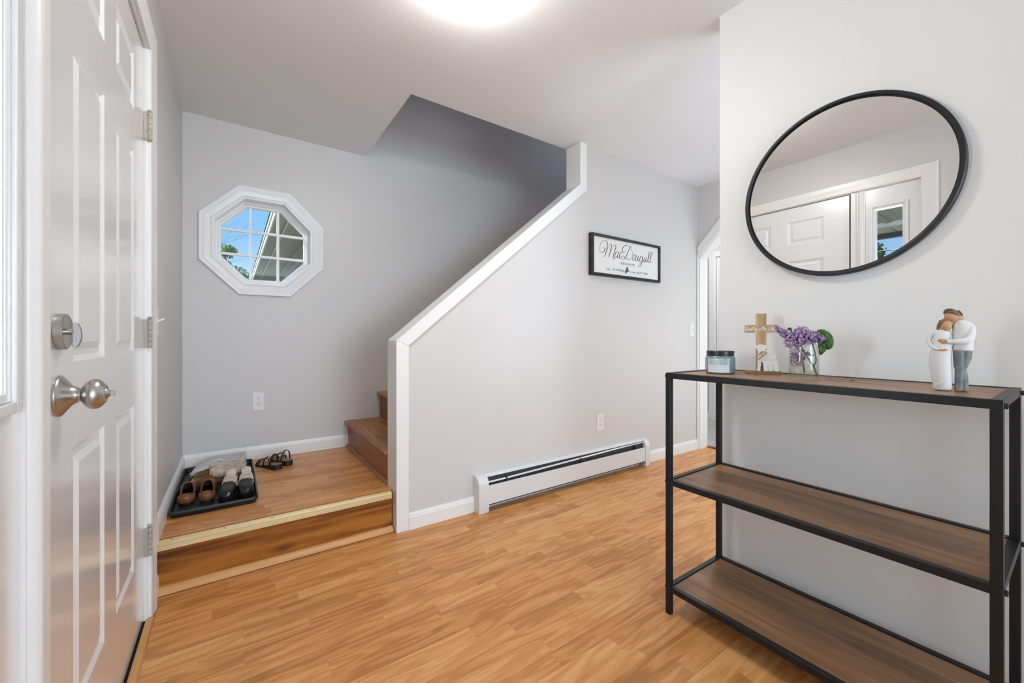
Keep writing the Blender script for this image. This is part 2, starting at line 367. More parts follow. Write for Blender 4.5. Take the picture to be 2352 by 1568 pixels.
# ------------------------------------------------------------------ shell: walls
T = .12
wl = MB()
wl.box(XD - T, XD, YBACK - T, .60, 0, 4.9).box(XD - T, XD, 1.982, YO + T, 0, 4.9).box(XD - T, XD, .60, 1.982, 2.098, 4.9)
struct(wl, 'wall_left', M['wall'], 'grey wall with the white entry door', 'wall')
OCX, OCZ = .180, 1.667
def octa(r, cx=OCX, cz=OCZ):
    return [(cx + r / math.cos(R(22.5)) * math.cos(R(22.5 + 45 * k)), cz + r / math.cos(R(22.5)) * math.sin(R(22.5 + 45 * k))) for k in range(8)]
def wall_octa_hole(mb, x0, x1, z0, z1, y0, y1, r):
    bx0, bx1, bz0, bz1 = OCX - r, OCX + r, OCZ - r, OCZ + r
    mb.box(x0, bx0, y0, y1, z0, z1).box(bx1, x1, y0, y1, z0, z1).box(bx0, bx1, y0, y1, z0, bz0).box(bx0, bx1, y0, y1, bz1, z1)
    s = r * math.tan(R(22.5))
    for sxn in (-1, 1):
        for sz in (-1, 1):
            mb.prism([(OCX + sxn * r, OCZ + sz * r), (OCX + sxn * s, OCZ + sz * r), (OCX + sxn * r, OCZ + sz * s)], y0, y1)
wf = wall_octa_hole(mb := MB(), XD - T, 4.6, 0, 4.9, YO, YO + T, .284)
struct(mb, 'wall_far', M['wall'], 'grey wall behind the stairs with the octagonal window', 'wall')
# stair half wall: sloped top then full height
XP0 = .716
sl = .8343
zs = lambda x: 1.016 + sl * (x - .709) - .012
struct(MB().prism([(XP0, 0), (XA, 0), (XA, ZC), (2.044, ZC), (2.044, zs(2.044)), (XP0, zs(XP0))], YH, YB - .012), 'wall_stair', M['wall'], 'grey half wall beside the stairs rising to the ceiling', 'wall')
# cap boards
tr = MB()
def band(x, z): return (x, z)
tr.prism([(.704, 0), (.772, 0), (.772, .983), (.704, 1.016 - .834 * .005)], 2.078, YB)
c1 = tag(tr.build('trim_1', M['white'], None, .003), 'white boxed end post at the foot of the half wall', 'trim', None, 'structure')
tr = MB().prism([(.704, 1.0119), (.772, .983), (2.10, 2.086), (2.033, 2.121)], 2.078, YB)
tag(tr.build('trim_2', M['white'], None, .003), 'white sloping cap board on the stair half wall', 'trim', None, 'structure')
tr = MB().prism([(2.033, 2.121), (2.10, 2.086), (2.10, ZC), (2.033, ZC)], 2.078, YB)
tag(tr.build('trim_3', M['white'], None, .003), 'short white upright board between sloping cap and ceiling', 'trim', None, 'structure')
# mirror wall block
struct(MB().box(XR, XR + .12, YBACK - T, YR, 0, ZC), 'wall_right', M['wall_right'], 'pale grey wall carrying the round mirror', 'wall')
# hall wall with clipped-corner opening
OY0, OY1, OZ, CL = .98, 2.074, 2.055, .295
ho = [(OY1, 0), (OY1, OZ - CL), (OY1 - CL, OZ), (OY0 + CL, OZ), (OY0, OZ - CL), (OY0, 0)]
wh = MB().box(XA, XA + .115, OY1, YB, 0, ZC).box(XA, XA + .115, -.3, OY0, 0, ZC).box(XA, XA + .115, OY0, OY1, OZ, ZC)
wh.prism([(OY1, OZ - CL), (OY1 - CL, OZ), (OY1, OZ)], XA, XA + .115, 'yz').prism([(OY0, OZ - CL), (OY0, OZ), (OY0 + CL, OZ)], XA, XA + .115, 'yz')
struct(wh, 'wall_hall', M['wall'], 'grey wall with the clipped-corner doorway at the end of the hall', 'wall')
# casing around that opening + jamb lining
cs = MB()
def strip_yz(mb, a, b, c, d, x0, x1): mb.prism([a, b, c, d], x0, x1, 'yz')
k_ = .084
strip_yz(cs, (OY1, OZ - CL), (OY1 - CL, OZ), (OY1 - CL + .035, OZ + k_), (OY1 + .015, OZ - CL + k_ - .015 + .018), XA - .017, XA)
strip_yz(cs, (OY1 - CL, OZ), (OY0 + CL, OZ), (OY0 + CL - .035, OZ + k_), (OY1 - CL + .035, OZ + k_), XA - .017, XA)
cs.box(XA - .017, XA, OY1, OY1 + .0145, 0, OZ - CL + .06)
li = MB()
pts = ho
for (a, b), (c, d) in zip(pts[:-1], pts[1:]):
    n_ = Vector((d - b, -(c - a))).normalized() * .012
    strip_yz(li, (a, b), (c, d), (c - n_.x * 1, d - n_.y), (a - n_.x, b - n_.y), XA - .004, XA + .120)
tdo = thing('trim_4', 'white casing and lining of the clipped-corner doorway', 'trim', kind='structure')
cs.build('casing', M['white'], tdo, .002); li.build('jamb_lining', M['white'], tdo)
struct(MB().box(XA + .105, XA + .155, OY0, OY1, 0, .008), 'trim_5', M['riser'], 'thin orange wood threshold in the far doorway', 'threshold', bevel=.003)
# room beyond
struct(MB().box(XA + .112, 5.4, -.4, 3.4, -.12, -.002), 'floor_beyond', M['slab'], 'grey floor of the room beyond the doorway', 'floor')
fb = bpy.data.objects['floor_beyond']; fb.data.materials[0] = M['vinyl']
for i in range(4):
    for j in range(8):
        x0, y0 = XA + .156 + i * .31, 1.0 + j * .305 - (i % 2) * .15
        MB().box(x0, x0 + .3075, y0, y0 + .3025, -.003, .0006 + .0003 * ((i + j) % 2)).build('floor_tile', M['vinyl'], fb)
XF = 4.88
struct(MB().box(XF, XF + .1, -.4, 1.72, 0, ZC).box(XF, XF + .1, 2.64, 3.4, 0, ZC).box(XF, XF + .1, 1.72, 2.64, 2.04, ZC), 'wall_beyond', M['wall'], 'grey far wall of the room beyond the doorway', 'wall')
struct(MB().box(XA + .115, XF, 3.3, 3.4, 0, ZC), 'wall_beyond_side', M['wall'], 'grey side wall of the room beyond', 'wall')
struct(MB().box(XA + .115, 3.85, .3, .4, 0, ZC).box(4.75, XF, .3, .4, 0, ZC).box(3.85, 4.75, .3, .4, 1.62, ZC).box(3.85, 4.75, .3, .4, 0, .38), 'wall_beyond_window', M['wall'], 'grey window wall of the room beyond', 'wall')
struct(MB().box(XF - .012, XF, 2.72, 3.3, 0, .092), 'baseboard_beyond', M['white'], 'white baseboard in the room beyond', 'baseboard', bevel=.004)
d2 = thing('door_2', 'white door in the room seen through the far doorway', 'door', (0, 0, 0), kind='structure')
MB().box(XF - .018, XF, 2.645, 2.722, 0, 2.08).box(XF - .018, XF, 1.64, 1.718, 0, 2.08).box(XF - .018, XF, 1.718, 2.645, 2.01, 2.08).build('casing', M['white'], d2, .004)
MB().box(XF + .0, XF + .035, 1.722, 2.636, .01, 2.008).box(XF - .006, XF + .0, 1.82, 2.54, .15, .9).box(XF - .006, XF + .0, 1.82, 2.54, 1.05, 1.9).build('door_leaf', M['door'], d2, .003)
# back wall with window, closing pieces
struct(MB().box(XD, -.12, YBACK - T, YBACK, 0, ZC).box(1.60, XR, YBACK - T, YBACK, 0, ZC).box(-.12, 1.60, YBACK - T, YBACK, 0, .36).box(-.12, 1.60, YBACK - T, YBACK, 2.2, ZC), 'wall_back', M['wall'], 'grey wall behind the camera with a window', 'wall')
struct(MB().box(XR + .12, XA + .115, -.42, -.3, 0, ZC), 'wall_hall_end', M['wall'], 'grey wall at the near end of the side hall', 'wall')
struct(MB().box(XR + .12, XA, -.3, .6, -.12, 0.0), 'floor_hall', M['slab'], 'side hall floor', 'floor')
# ceiling with stairwell opening, and stairwell shaft
ce = MB().box(XD, 5.4, YBACK, YB, ZC, ZC + .26).box(XD, XO, YB, YO, ZC, ZC + .26).box(XA + .115, 5.4, YB, 3.4, ZC, ZC + .26)
struct(ce, 'ceiling', M['ceil'], 'white painted ceiling with an opening over the stairs', 'ceiling')
struct(MB().box(XO - .1, XO, YB, YO, ZC + .26, 4.9).box(XO - .1, 4.6, YB - .1, YB, ZC + .26, 4.9).box(4.5, 4.6, YB, YO, ZC + .26, 4.9), 'wall_stairwell', M['wall'], 'grey walls around the stairwell above', 'wall')
struct(MB().box(XD, 4.6, YB - .1, YO + T, 4.9, 5.0), 'ceiling_stairwell', M['ceil'], 'ceiling above the stairwell', 'ceiling')
struct(MB().box(XA, XA + .115, YB - .02, YO, 0, ZC), 'wall_under_stairs', M['wall'], 'grey wall closing the stair enclosure', 'wall')
# ------------------------------------------------------------------ stairs
st = thing('stairs', 'worn brown wooden stairs rising behind the half wall', 'stairs', (0, 0, 0), kind='structure')
for i in range(11):
    x = .712 + .2405 * i; z = ZL + .192 + .1975 * i
    MB().box(x, x + .016, YB, YO - .001, z - .19 - (0 if i else .002), z - .026).build('stair_riser', M['stairriser'], st, .001)
    tp = [(x - .028, z - .013), (x - .024, z - .003), (x - .016, z), (x + .245, z), (x + .245, z - .026), (x - .016, z - .026), (x - .024, z - .023)]
    MB().prism(tp, YB, YO - .001).build('stair_tread', M['stair'], st, 0, 40)
q = [(.712, ZL)] + [(.712 - .018 * math.cos(a), ZL + .02 * math.sin(a)) for a in [R(x) for x in (0, 25, 50, 75, 90)]]
MB().prism(q, YB, YO - .013).build('quarter_round', M['stairriser'], st, 0, 40)
# ------------------------------------------------------------------ baseboards
def bb_prof(h=.088, t_=.013): return [(0, 0), (t_, 0), (t_, h * .74), (t_ * .82, h * .80), (t_ * .75, h * .88), (t_ * .42, h * .96), (t_ * .35, h), (0, h)]
def bb_x(name, x0, x1, y, z, label):  # faces -y
    mb = MB(); p = bb_prof(); mb.loft([[(x, y - a, z + b) for a, b in p] for x in (x0, x1)]); struct(mb, name, M['white'], label, 'baseboard')
def bb_y(name, y0, y1, x, z, s, label):
    mb = MB(); p = bb_prof(); mb.loft([[(x + s * a, y, z + b) for a, b in p] for y in (y0, y1)]); struct(mb, name, M['white'], label, 'baseboard')
bb_x('baseboard_far', XD, .712, YO, ZL, 'white baseboard on the landing below the octagonal window')
bb_y('baseboard_left', 2.100, YO, XD, ZL, 1, 'white baseboard on the landing along the left wall')
bb_y('baseboard_entry', 2.046, 2.134, XD, 0, 1, 'short white baseboard end between door casing and step')
bb_x('baseboard_stair', .772, 1.215, YH, 0, 'white baseboard between the end post and the heater')
bb_x('baseboard_stair_end', 2.745, XA - .002, YH, 0, 'white baseboard right of the heater')
# ------------------------------------------------------------------ entry door
d1 = thing('door_1', 'white six-panel entry door with nickel knob and deadbolt', 'door', (0, 0, 0), kind='structure')
DX = -.266; DY0, DY1 = 1.020, 1.946; DZ0, DZ1 = .008, 2.068
def panel_face(mb, y0, y1, z0, z1, panels, X, s=1, prof=((0, 0), (.012, -.007), (.024, -.007), (.040, -.0005))):
    ys = sorted({y0, y1} | {p[0] for p in panels} | {p[1] for p in panels}); zz = sorted({z0, z1} | {p[2] for p in panels} | {p[3] for p in panels})
    for i in range(len(ys) - 1):
        for j in range(len(zz) - 1):
            cy, cz = (ys[i] + ys[i + 1]) / 2, (zz[j] + zz[j + 1]) / 2
            if any(p[0] < cy < p[1] and p[2] < cz < p[3] for p in panels): continue
            mb.add([(X, ys[i], zz[j]), (X, ys[i + 1], zz[j]), (X, ys[i + 1], zz[j + 1]), (X, ys[i], zz[j + 1])], [(0, 1, 2, 3)])
    for p in panels:
        rings = [[(X + s * d, p[0] + q_, p[2] + q_), (X + s * d, p[1] - q_, p[2] + q_), (X + s * d, p[1] - q_, p[3] - q_), (X + s * d, p[0] + q_, p[3] - q_)] for q_, d in prof]
        mb.loft(rings, False); mb.add(rings[-1], [(0, 1, 2, 3)])
c1_, c2_ = (1.176, 1.418), (1.543, 1.784)
PN = [(*c, *zr) for c in (c1_, c2_) for zr in ((.262, .808), (.980, 1.640), (1.772, 1.958))]
mb = MB(); panel_face(mb, DY0, DY1, DZ0, DZ1, PN, DX)
mb.add([(DX, DY0, DZ0), (DX - .044, DY0, DZ0), (DX - .044, DY0, DZ1), (DX, DY0, DZ1)], [(0, 1, 2, 3)])
mb.add([(DX, DY1, DZ0), (DX - .044, DY1, DZ0), (DX - .044, DY1, DZ1), (DX, DY1, DZ1)], [(0, 1, 2, 3)])
mb.add([(DX - .044, DY0, DZ0), (DX - .044, DY1, DZ0), (DX - .044, DY1, DZ1), (DX - .044, DY0, DZ1)], [(0, 1, 2, 3)])
me_ = mb.build('door_leaf', M['door'], d1)
MB().box(DX - .05, DX - .03, DY0 - .012, DY0, .0, 2.08).box(DX - .05, DX - .03, DY0, DY1, .0, .01).build('weather_strip', M['dark'], d1)
MB().box(DX - .005, DX + .0, DY0 + .003, DY1 - .003, .0, .012).build('door_sweep', M['dark'], d1)
# jambs and casing
fr = MB()
fr.box(DX - .10, XD + .002, 1.951, 1.985, 0, 2.10).box(DX - .10, XD + .002, .966 + .012, 1.008, 0, 2.10).box(DX - .10, XD + .002, .60, 1.985, 2.073, 2.10).box(DX - .10, XD + .002, .60, .637, 0, 2.10)
tag(fr.build('trim_6', M['white'], None, .002), 'white jambs of the entry door and sidelight', 'door frame', None, 'structure')
cp = [(0, 0), (0, .011), (.010, .0135), (.018, .0115), (.040, .0155), (.062, .019), (.074, .019), (.078, .014), (.078, 0)]
def casing_unit(name, y0, y1, ztop, label):
    mb = MB(); L = [(y1, 0, 1, 0), (y1, ztop, 1, 1), (y0, ztop, -1, 1), (y0, 0, -1, 0)]
    secs = [[(XD + b, y + sy * a, z + sz * a) for a, b in cp] for y, z, sy, sz in L]
    mb.loft(secs, True); return struct(mb, name, M['white'], label, 'casing', smooth=25)
casing_unit('trim_7', .641, 1.958, 2.078, 'white moulded casing around the entry door and sidelight')
# bead on sidelight next to the post
mb = MB(); mb.tube([(XD - .008, .950, 0.0), (XD - .008, .950, 2.073)], .017, 14); mb.box(XD - .02, XD - .004, .928, .978, 0, 2.073)
struct(mb, 'trim_8', M['white'], 'rounded bead on the post between door and sidelight', 'trim', smooth=40)
# sidelight
w2 = thing('window_2', 'narrow sidelight window beside the entry door', 'window', (0, 0, 0), kind='structure')
SX = XD - .010
mb = MB().box(SX - .04, SX, .637, .733, 0, 2.073).box(SX - .04, SX, .872, .966, 0, 2.073).box(SX - .04, SX, .733, .872, 1.924, 2.073).box(SX - .04, SX, .733, .872, 0, .95)
mb.build('sidelight_panel', M['door'], w2)
gm = MB()
for (ia, oa, d) in ((.0, .014, .004), (.014, .030, .010)):
    a0, a1, b0, b1 = .733 - oa, .872 + oa, .95 - oa, 1.924 + oa; i0, i1, j0, j1 = .733 - ia, .872 + ia, .95 - ia, 1.924 + ia
    gm.box(SX, SX + d, a0, i0, b0, b1).box(SX, SX + d, i1, a1, b0, b1).box(SX, SX + d, i0, i1, j1, b1).box(SX, SX + d, i0, i1, b0, j0)
gm.build('glass_moulding', M['door'], w2, .003)
MB().box(SX - .024, SX - .020, .733, .872, .95, 1.924).build('pane', M['glass'], w2)
# hinges
def hinge(z, mat, label):
    h = thing('hinge', label, 'hinge', (0, 0, z)); 
    MB().box(DX + .001, XD + .004, 1.9485, 1.9512, -.052, .052).build('leaf', mat, h)
    for k in range(5): MB().lathe([(.0058, 0), (.0066, .001), (.0066, .0185), (.0058, .0195)], 14, Matrix.Translation((XD + .0085, 1.951, -.0505 + k * .0203))).build('knuckle', mat, h, 0, 40)
    MB().lathe([(.001, .066), (.0065, .063), (.0065, .058), (.003, .056), (.003, .050)], 12, Matrix.Translation((XD + .0085, 1.951, -.003))).build('pin', mat, h, 0, 40)
    h.parent = d1; del h['category']
    return h
hinge(1.792, M['hinge_rusty'], 'rust-stained upper hinge'); hinge(1.042, M['hinge'], 'middle hinge'); hinge(.288, M['hinge'], 'lower hinge')
# knob (axis +x)
KX = Matrix.Translation((DX, 1.090, .921)) @ Matrix.Rotation(R(90), 4, 'Y')
kb = thing('door_knob', 'brushed nickel round knob on a flared rose', None, (0, 0, 0)); kb.parent = d1
MB().lathe([(.0370, 0), (.0382, .002), (.0378, .0045), (.034, .0075), (.026, .013), (.0185, .0185), (.0155, .023), (.0145, .026)], 40, KX).build('rose', M['nickel'], kb, 0, 50)
MB().lathe([(.0115, .025), (.0115, .033)], 28, KX).build('shank', M['nickel'], kb, 0, 50)
MB().lathe([(.0135, .031)] + [(.0290 * math.sin(a), .0485 - .0185 * math.cos(a)) for a in [R(x) for x in (32, 42, 55, 70, 85, 100, 115, 128, 138)]] + [(.0180, .0635), (.0160, .0645), (.0150, .0640)], 40, KX).build('ball', M['nickel'], kb, 0, 50)
MB().lathe([(.011, .0635), (.009, .067), (.0045, .070), (.004, .0705)], 20, KX).build('lock_button', M['nickel'], kb, 0, 50)
MB().box(DX + .069, DX + .0765, 1.0885, 1.0915, .9160, .9260).build('lock_tab', M['turn'], kb, .001)
db = thing('deadbolt', 'brushed nickel deadbolt with thumb turn', None, (0, 0, 0)); db.parent = d1
KD = Matrix.Translation((DX, 1.088, 1.040)) @ Matrix.Rotation(R(90), 4, 'Y')
MB().lathe([(.0325, 0), (.0335, .0015), (.0330, .0120), (.0305, .0135), (.029, .0130), (.005, .0130)], 40, KD).build('cylinder_rose', M['nickel'], db, 0, 50)
MB().lathe([(.0055, .0125), (.0055, .022)], 16, KD).build('turn_shaft', M['nickel'], db, 0, 50)
tt = []
for z_ in (-.0225, -.021, -.014, -.005, .005, .014, .021, .0225):
    hw = .0125 * (1 - .45 * (z_ / .0225) ** 2); tt.append([(DX + .0195, 1.088 - .0045, 1.034 + z_), (DX + .0195 + hw, 1.088 - .0038, 1.034 + z_), (DX + .0195 + hw, 1.088 + .0038, 1.034 + z_), (DX + .0195, 1.088 + .0045, 1.034 + z_)])
MB().loft(tt).build('thumb_turn', M['turn'], db, .0008, 30)
MB().ell((XD - .004, 1.004, .923), .006, .012, .030, 16, 10).build('strike_lip', M['nickel'], d1, 0, 60)
# threshold strip
mb = MB().prism([(XD - .006, 0), (XD - .006, .011), (XD + .004, .013), (XD + .016, .008), (XD + .018, 0)], 1.018, 1.948, 'xz')
mb = MB(); pr = [(XD - .002, 0), (XD - .002, .010), (XD + .006, .0125), (XD + .018, .010), (XD + .0215, .0)]
mb.loft([[(a, y, b) for a, b in pr] for y in (1.0, 1.955)]); struct(mb, 'trim_9', M['oakqY'], 'oak strip along the foot of the entry door', 'threshold', smooth=30)
struct(MB().box(XD - .12, XD - .003, .60, 1.982, -.06, .004), 'trim_10', M['dark'], 'dark door sill under the entry door', 'sill')
# ------------------------------------------------------------------ octagonal window
w1 = thing('window_1', 'white octagonal window with nine panes on the stair landing wall', 'window', (0, 0, 0), kind='structure')
def octring(mb, prof, depth0):
    """prof: (radius, y) rings"""
    rings = [[(a, y, b) for a, b in octa(r)] for r, y in prof]
    mb.loft(rings, False); return mb
cas = octring(MB(), [(.284, YO), (.284, YO - .010), (.292, YO - .013), (.298, YO - .011), (.318, YO - .014), (.330, YO - .018), (.338, YO - .017), (.348, YO - .020), (.356, YO - .020), (.358, YO - .016), (.358, YO)], 0)
cas.build('casing', M['white'], w1, 0, 12)
octring(MB(), [(.284, YO - .010), (.276, YO - .010), (.276, YO + .095), (.284, YO + .095)], 0).build('reveal', M['sash'], w1, 0, 12)
octring(MB(), [(.276, YO + .070), (.262, YO + .070), (.258, YO + .078), (.248, YO + .078), (.243, YO + .086), (.243, YO + .105), (.276, YO + .105)], 0).build('sash', M['sash'], w1, 0, 12)
gr = .0815; ga = .0085
for k in (-1, 1):
    MB().box(OCX + k * gr - ga, OCX + k * gr + ga, YO + .084, YO + .102, OCZ - .244, OCZ + .244).build('muntin', M['sash'], w1, .002)
    MB().box(OCX - .244, OCX + .244, YO + .083, YO + .101, OCZ + k * gr - ga, OCZ + k * gr + ga).build('muntin', M['sash'], w1, .002)
e0 = .244; ss = e0 * math.tan(R(22.5)); g2 = gr
def pane(poly): MB().prism([(OCX + a, OCZ + b) for a, b in poly], YO + .0925, YO + .0950).build('pane', M['glass'], w1)
for sx_ in (-1, 0, 1):
    for sz_ in (-1, 0, 1):
        if sx_ and sz_: pane([(sx_ * g2, sz_ * g2), (sx_ * e0, sz_ * g2), (sx_ * e0, sz_ * ss), (sx_ * ss, sz_ * e0), (sx_ * g2, sz_ * e0)])
        else:
            a0, a1 = ((-g2, g2) if sx_ == 0 else sorted((sx_ * g2, sx_ * e0))); b0, b1 = ((-g2, g2) if sz_ == 0 else sorted((sz_ * g2, sz_ * e0)))
            pane([(a0, b0), (a1, b0), (a1, b1), (a0, b1)])
# back window frame (behind the camera)
w3 = thing('window_3', 'white window frame in the wall behind the camera', 'window', (0, 0, 0), kind='structure')
MB().box(-.17, -.10, YBACK - .05, YBACK + .015, .30, 2.25).box(1.58, 1.65, YBACK - .05, YBACK + .015, .30, 2.25).box(-.10, 1.58, YBACK - .05, YBACK + .015, 2.18, 2.25).box(-.10, 1.58, YBACK - .05, YBACK + .015, .30, .38).build('window_frame', M['white'], w3, .003)
# ------------------------------------------------------------------ ceiling light
LX, LY = .720, 1.315
cl = thing('ceiling_light', 'glowing white dome light on the ceiling', 'ceiling light', (LX, LY, ZC))
MB().lathe([(.155, 0), (.155, -.018), (.149, -.022)], 48).build('base_pan', M['lampbase'], cl, 0, 40)
MB().lathe([(.150, -.012), (.159, -.022), (.161, -.034), (.152, -.052), (.131, -.070), (.10, -.084), (.055, -.092), (.011, -.094)], 48).build('glass_dome', M['lampglass'], cl, 0, 60)
# ------------------------------------------------------------------ console table
tb = thing('console_table', 'black steel console table with three rustic wood shelves against the pale wall', 'console table', (1.331, .9123, 0))
TL, TD, TT = .8051, .3706, .0195      # along -y, along +x, tube
def tbox(mb, a0, a1, b0, b1, z0, z1): return mb.box(b0, b1, -a1, -a0, z0, z1)
ZT, ZM, ZB = .897, .5016, .1058
for a in (0, TL - TT):
    for b in (0, TD - TT):
        bx = MB(); tbox(bx, a, a + TT, b, b + TT, .0, ZT - (.0002 if b == 0 else .0002)); bx.build('leg', M['blackmetal'], tb, .0012)
for z in (ZT, ZM, ZB):
    for b in (0, TD - TT):
        bx = MB(); tbox(bx, TT, TL - TT, b, b + TT, z - TT - .0015, z - .0004); bx.build('rail', M['blackmetal'], tb, .0012)
    for a in (0, TL - TT):
        bx = MB(); tbox(bx, a + .0005, a + TT - .0005, TT if z != ZT else .0003, TD - TT if z != ZT else TD - .0003, z - TT - .0015, z - (.0004 if z != ZT else -.0002)); bx.build('end_rail', M['blackmetal'], tb, .0012)
    nb = 4; d_ = (TD - 2 * TT - .002) / nb
    for k in range(nb):
        bx = MB(); tbox(bx, TT + .001, TL - TT - .001, TT + .001 + k * d_ + .0004, TT + .001 + (k + 1) * d_ - .0004, z - .014, z - (.0022 if z == ZT else .0042) - .0002 * (k % 2))
        bx.build('shelf_board', M['board'], tb, .0006)
for z in (ZT - .013, ZM - .012, ZB - .010):
    for b in (TT * .5, TD - TT * .5):
        for s_, a in ((1, 0), (-1, TL)):
            MB().lathe([(.0065, -.0004), (.0065, .0045), (.0055, .0058), (.0035, .0058), (.003, .003)], 14, Matrix.Translation((b, -a, z)) @ Matrix.Rotation(R(-90 * s_), 4, 'X')).build('bolt_head', M['blackmetal'], tb, 0, 40)
# ------------------------------------------------------------------ round mirror
mr = thing('wall_mirror', 'round wall mirror in a thin black metal frame', 'mirror', (XR, .506, 1.547), 0)
RX = Matrix.Rotation(R(-90), 4, 'Y')
MB().lathe([(.302, .001), (.302, .024), (.2995, .0265), (.293, .0265), (.290, .0235), (.290, .0165), (.286, .0165), (.286, .002), (.302, .001)], 128, RX, False, False).build('frame', M['blackmetal'], mr, 0, 35)
MB().lathe([(.2895, .010), (.2895, .0155)], 128, RX).build('mirror_glass', M['mirror'], mr, 0, 30)
# ------------------------------------------------------------------ framed sign
sg = thing('framed_sign', 'white wooden family name sign in a black frame', 'sign', (2.528, YH, 1.634))
FW, FH, fd, fw_ = .402, .1525, .036, .0195
b_ = MB().box(-FW + .01, FW - .01, -.024, -.004, -FH + .01, FH - .01); b_.build('sign_board', M['paper'], sg)
MB().box(-FW, -FW + fw_, -fd, 0, -FH, FH).build('frame_side', M['signframe'], sg, .001)
MB().box(FW - fw_, FW, -fd, 0, -FH, FH).build('frame_side', M['signframe'], sg, .001)
MB().box(-FW + fw_, FW - fw_, -fd, 0, FH - fw_, FH).build('frame_rail', M['signframe'], sg, .001)
MB().box(-FW + fw_, FW - fw_, -fd, 0, -FH, -FH + fw_).build('frame_rail', M['signframe'], sg, .001)
SIGN = [[(-0.2743, 0.0586), (-0.2586, 0.0507), (-0.2672, 0.0298), (-0.2908, 0.0171), (-0.3106, 0.0279), (-0.3134, 0.0536), (-0.3003, 0.088), (-0.2672, 0.1109), (-0.2423, 0.1106), (-0.2307, 0.0906), (-0.236, 0.0535), (-0.2481, 0.0189), (-0.2634, -0.0086)], [(-0.2461, 0.0225), (-0.224, 0.0666), (-0.1997, 0.0954), (-0.1865, 0.0914), (-0.1889, 0.0694), (-0.2011, 0.0311), (-0.2167, -0.0046)], [(-0.2036, 0.0275), (-0.1751, 0.0678), (-0.1504, 0.0918), (-0.1359, 0.0862), (-0.1429, 0.0617), (-0.1578, 0.0296), (-0.1653, 0.0019), (-0.1588, -0.0135), (-0.1444, -0.0126)], [(-0.1128, 0.0417), (-0.1279, 0.046), (-0.1429, 0.028), (-0.1474, 0.0073), (-0.1389, -0.0029), (-0.1229, 0.0101), (-0.1078, 0.0355)], [(-0.1052, 0.0467), (-0.1153, 0.0211), (-0.1194, 0.002), (-0.1103, -0.0004), (-0.0961, 0.0114)], [(-0.0686, 0.0402), (-0.0737, 0.0491), (-0.09, 0.0359), (-0.0977, 0.0112), (-0.0911, -0.0027), (-0.0737, 0.0054)], [(0.0391, 0.1111), (0.0189, 0.0818), (-0.0022, 0.048), (-0.0231, 0.0145), (-0.049, -0.0045), (-0.0706, -0.0018), (-0.0732, 0.0123), (-0.0568, 0.02), (-0.0283, 0.0139), (0.0084, -0.001), (0.0349, 0.0036), (0.0509, 0.0299), (0.0541, 0.0617), (0.0402, 0.0879), (0.0084, 0.1065), (-0.0231, 0.1069), (-0.0542, 0.0864), (-0.0624, 0.0614), (-0.049, 0.0469), (-0.0283, 0.0546), (-0.0231, 0.0652)], [(0.0832, 0.0458), (0.0697, 0.0425), (0.0605, 0.024), (0.06, 0.0064), (0.0697, -0.0002), (0.0843, 0.0126), (0.0908, 0.0344), (0.0832, 0.0458), (0.0968, 0.0379)], [(0.106, 0.0439), (0.0951, 0.0173), (0.0973, -0.0001), (0.1115, 0.0078), (0.128, 0.0393)], [(0.1291, 0.0405), (0.1214, 0.0131), (0.1258, 0.0002), (0.139, 0.008)], [(0.1768, 0.0449), (0.1601, 0.0416), (0.1462, 0.0194), (0.1467, 0.001), (0.1589, 0.0012), (0.1723, 0.0187), (0.1835, 0.0457), (0.1796, 0.0159), (0.1684, -0.0138), (0.1517, -0.0369), (0.1362, -0.0427), (0.1324, -0.0317), (0.1489, -0.0158), (0.1824, 0.0037), (0.2004, 0.0175)], [(0.2248, 0.0389), (0.2106, 0.0373), (0.1993, 0.0181), (0.1993, 0.003), (0.2089, 0.0022), (0.2231, 0.0207), (0.2316, 0.0404)], [(0.2316, 0.0404), (0.2237, 0.0171), (0.222, 0.0051), (0.2316, 0.0028), (0.2431, 0.0127)], [(0.2431, 0.0127), (0.2621, 0.0503), (0.2754, 0.0809), (0.2736, 0.0923), (0.2649, 0.0833), (0.2534, 0.0457), (0.2477, 0.0143), (0.2563, 0.0033), (0.2707, 0.015)], [(0.2707, 0.015), (0.291, 0.0499), (0.3068, 0.081), (0.3056, 0.0925), (0.2957, 0.0833), (0.2823, 0.0453), (0.2765, 0.0101), (0.2852, 0.0041), (0.2998, 0.0144)]]
mb = MB()
def strokew(mb, P, thin, thick):
    P = smooth_path([Vector((a, -.0243, b)) for a, b in P], 5); rr = []
    for i in range(len(P)):
        d = P[min(i + 1, len(P) - 1)] - P[max(i - 1, 0)]; rr.append(thin + (thick - thin) * max(0, -d.z) / (d.length + 1e-9))
    mb.tube(P, rr, 6, flat=.25, up=(0, -1, 0))
for L in SIGN: strokew(mb, L, .0016, .0034)
mb.build('lettering', M['ink'], sg, 0, 60)
RXT = (R(90), 0, 0)
def fit(name, body, x0, x1, z, h, mat):
    o = text(name, body, h / .70, mat, sg, (x0, -.0242, z), RXT); bpy.context.view_layer.update()
    wd = max(v.co.x for v in o.data.vertices) - min(v.co.x for v in o.data.vertices); o.scale.x = (x1 - x0) / wd
fit('town_text', 'HUDSON, ME', -.092, .080, -.0455, .0175, M['ink2'])
fit('latitude_text', 'Lat.  44.947820', -.241, -.0475, -.1022, .0175, M['ink2'])
fit('longitude_text', 'Long -68.917080', .0270, .242, -.1005, .0165, M['ink2'])
MB().prism([(-0.0126, -0.0603), (-0.0022, -0.0592), (0.0057, -0.0605), (0.0084, -0.0807), (0.0168, -0.0903), (0.0005, -0.0988), (-0.0168, -0.1049), (-0.0304, -0.1178), (-0.0335, -0.0916), (-0.0252, -0.0849)], -.0247, -.0238).build('state_outline', M['ink2'], sg)
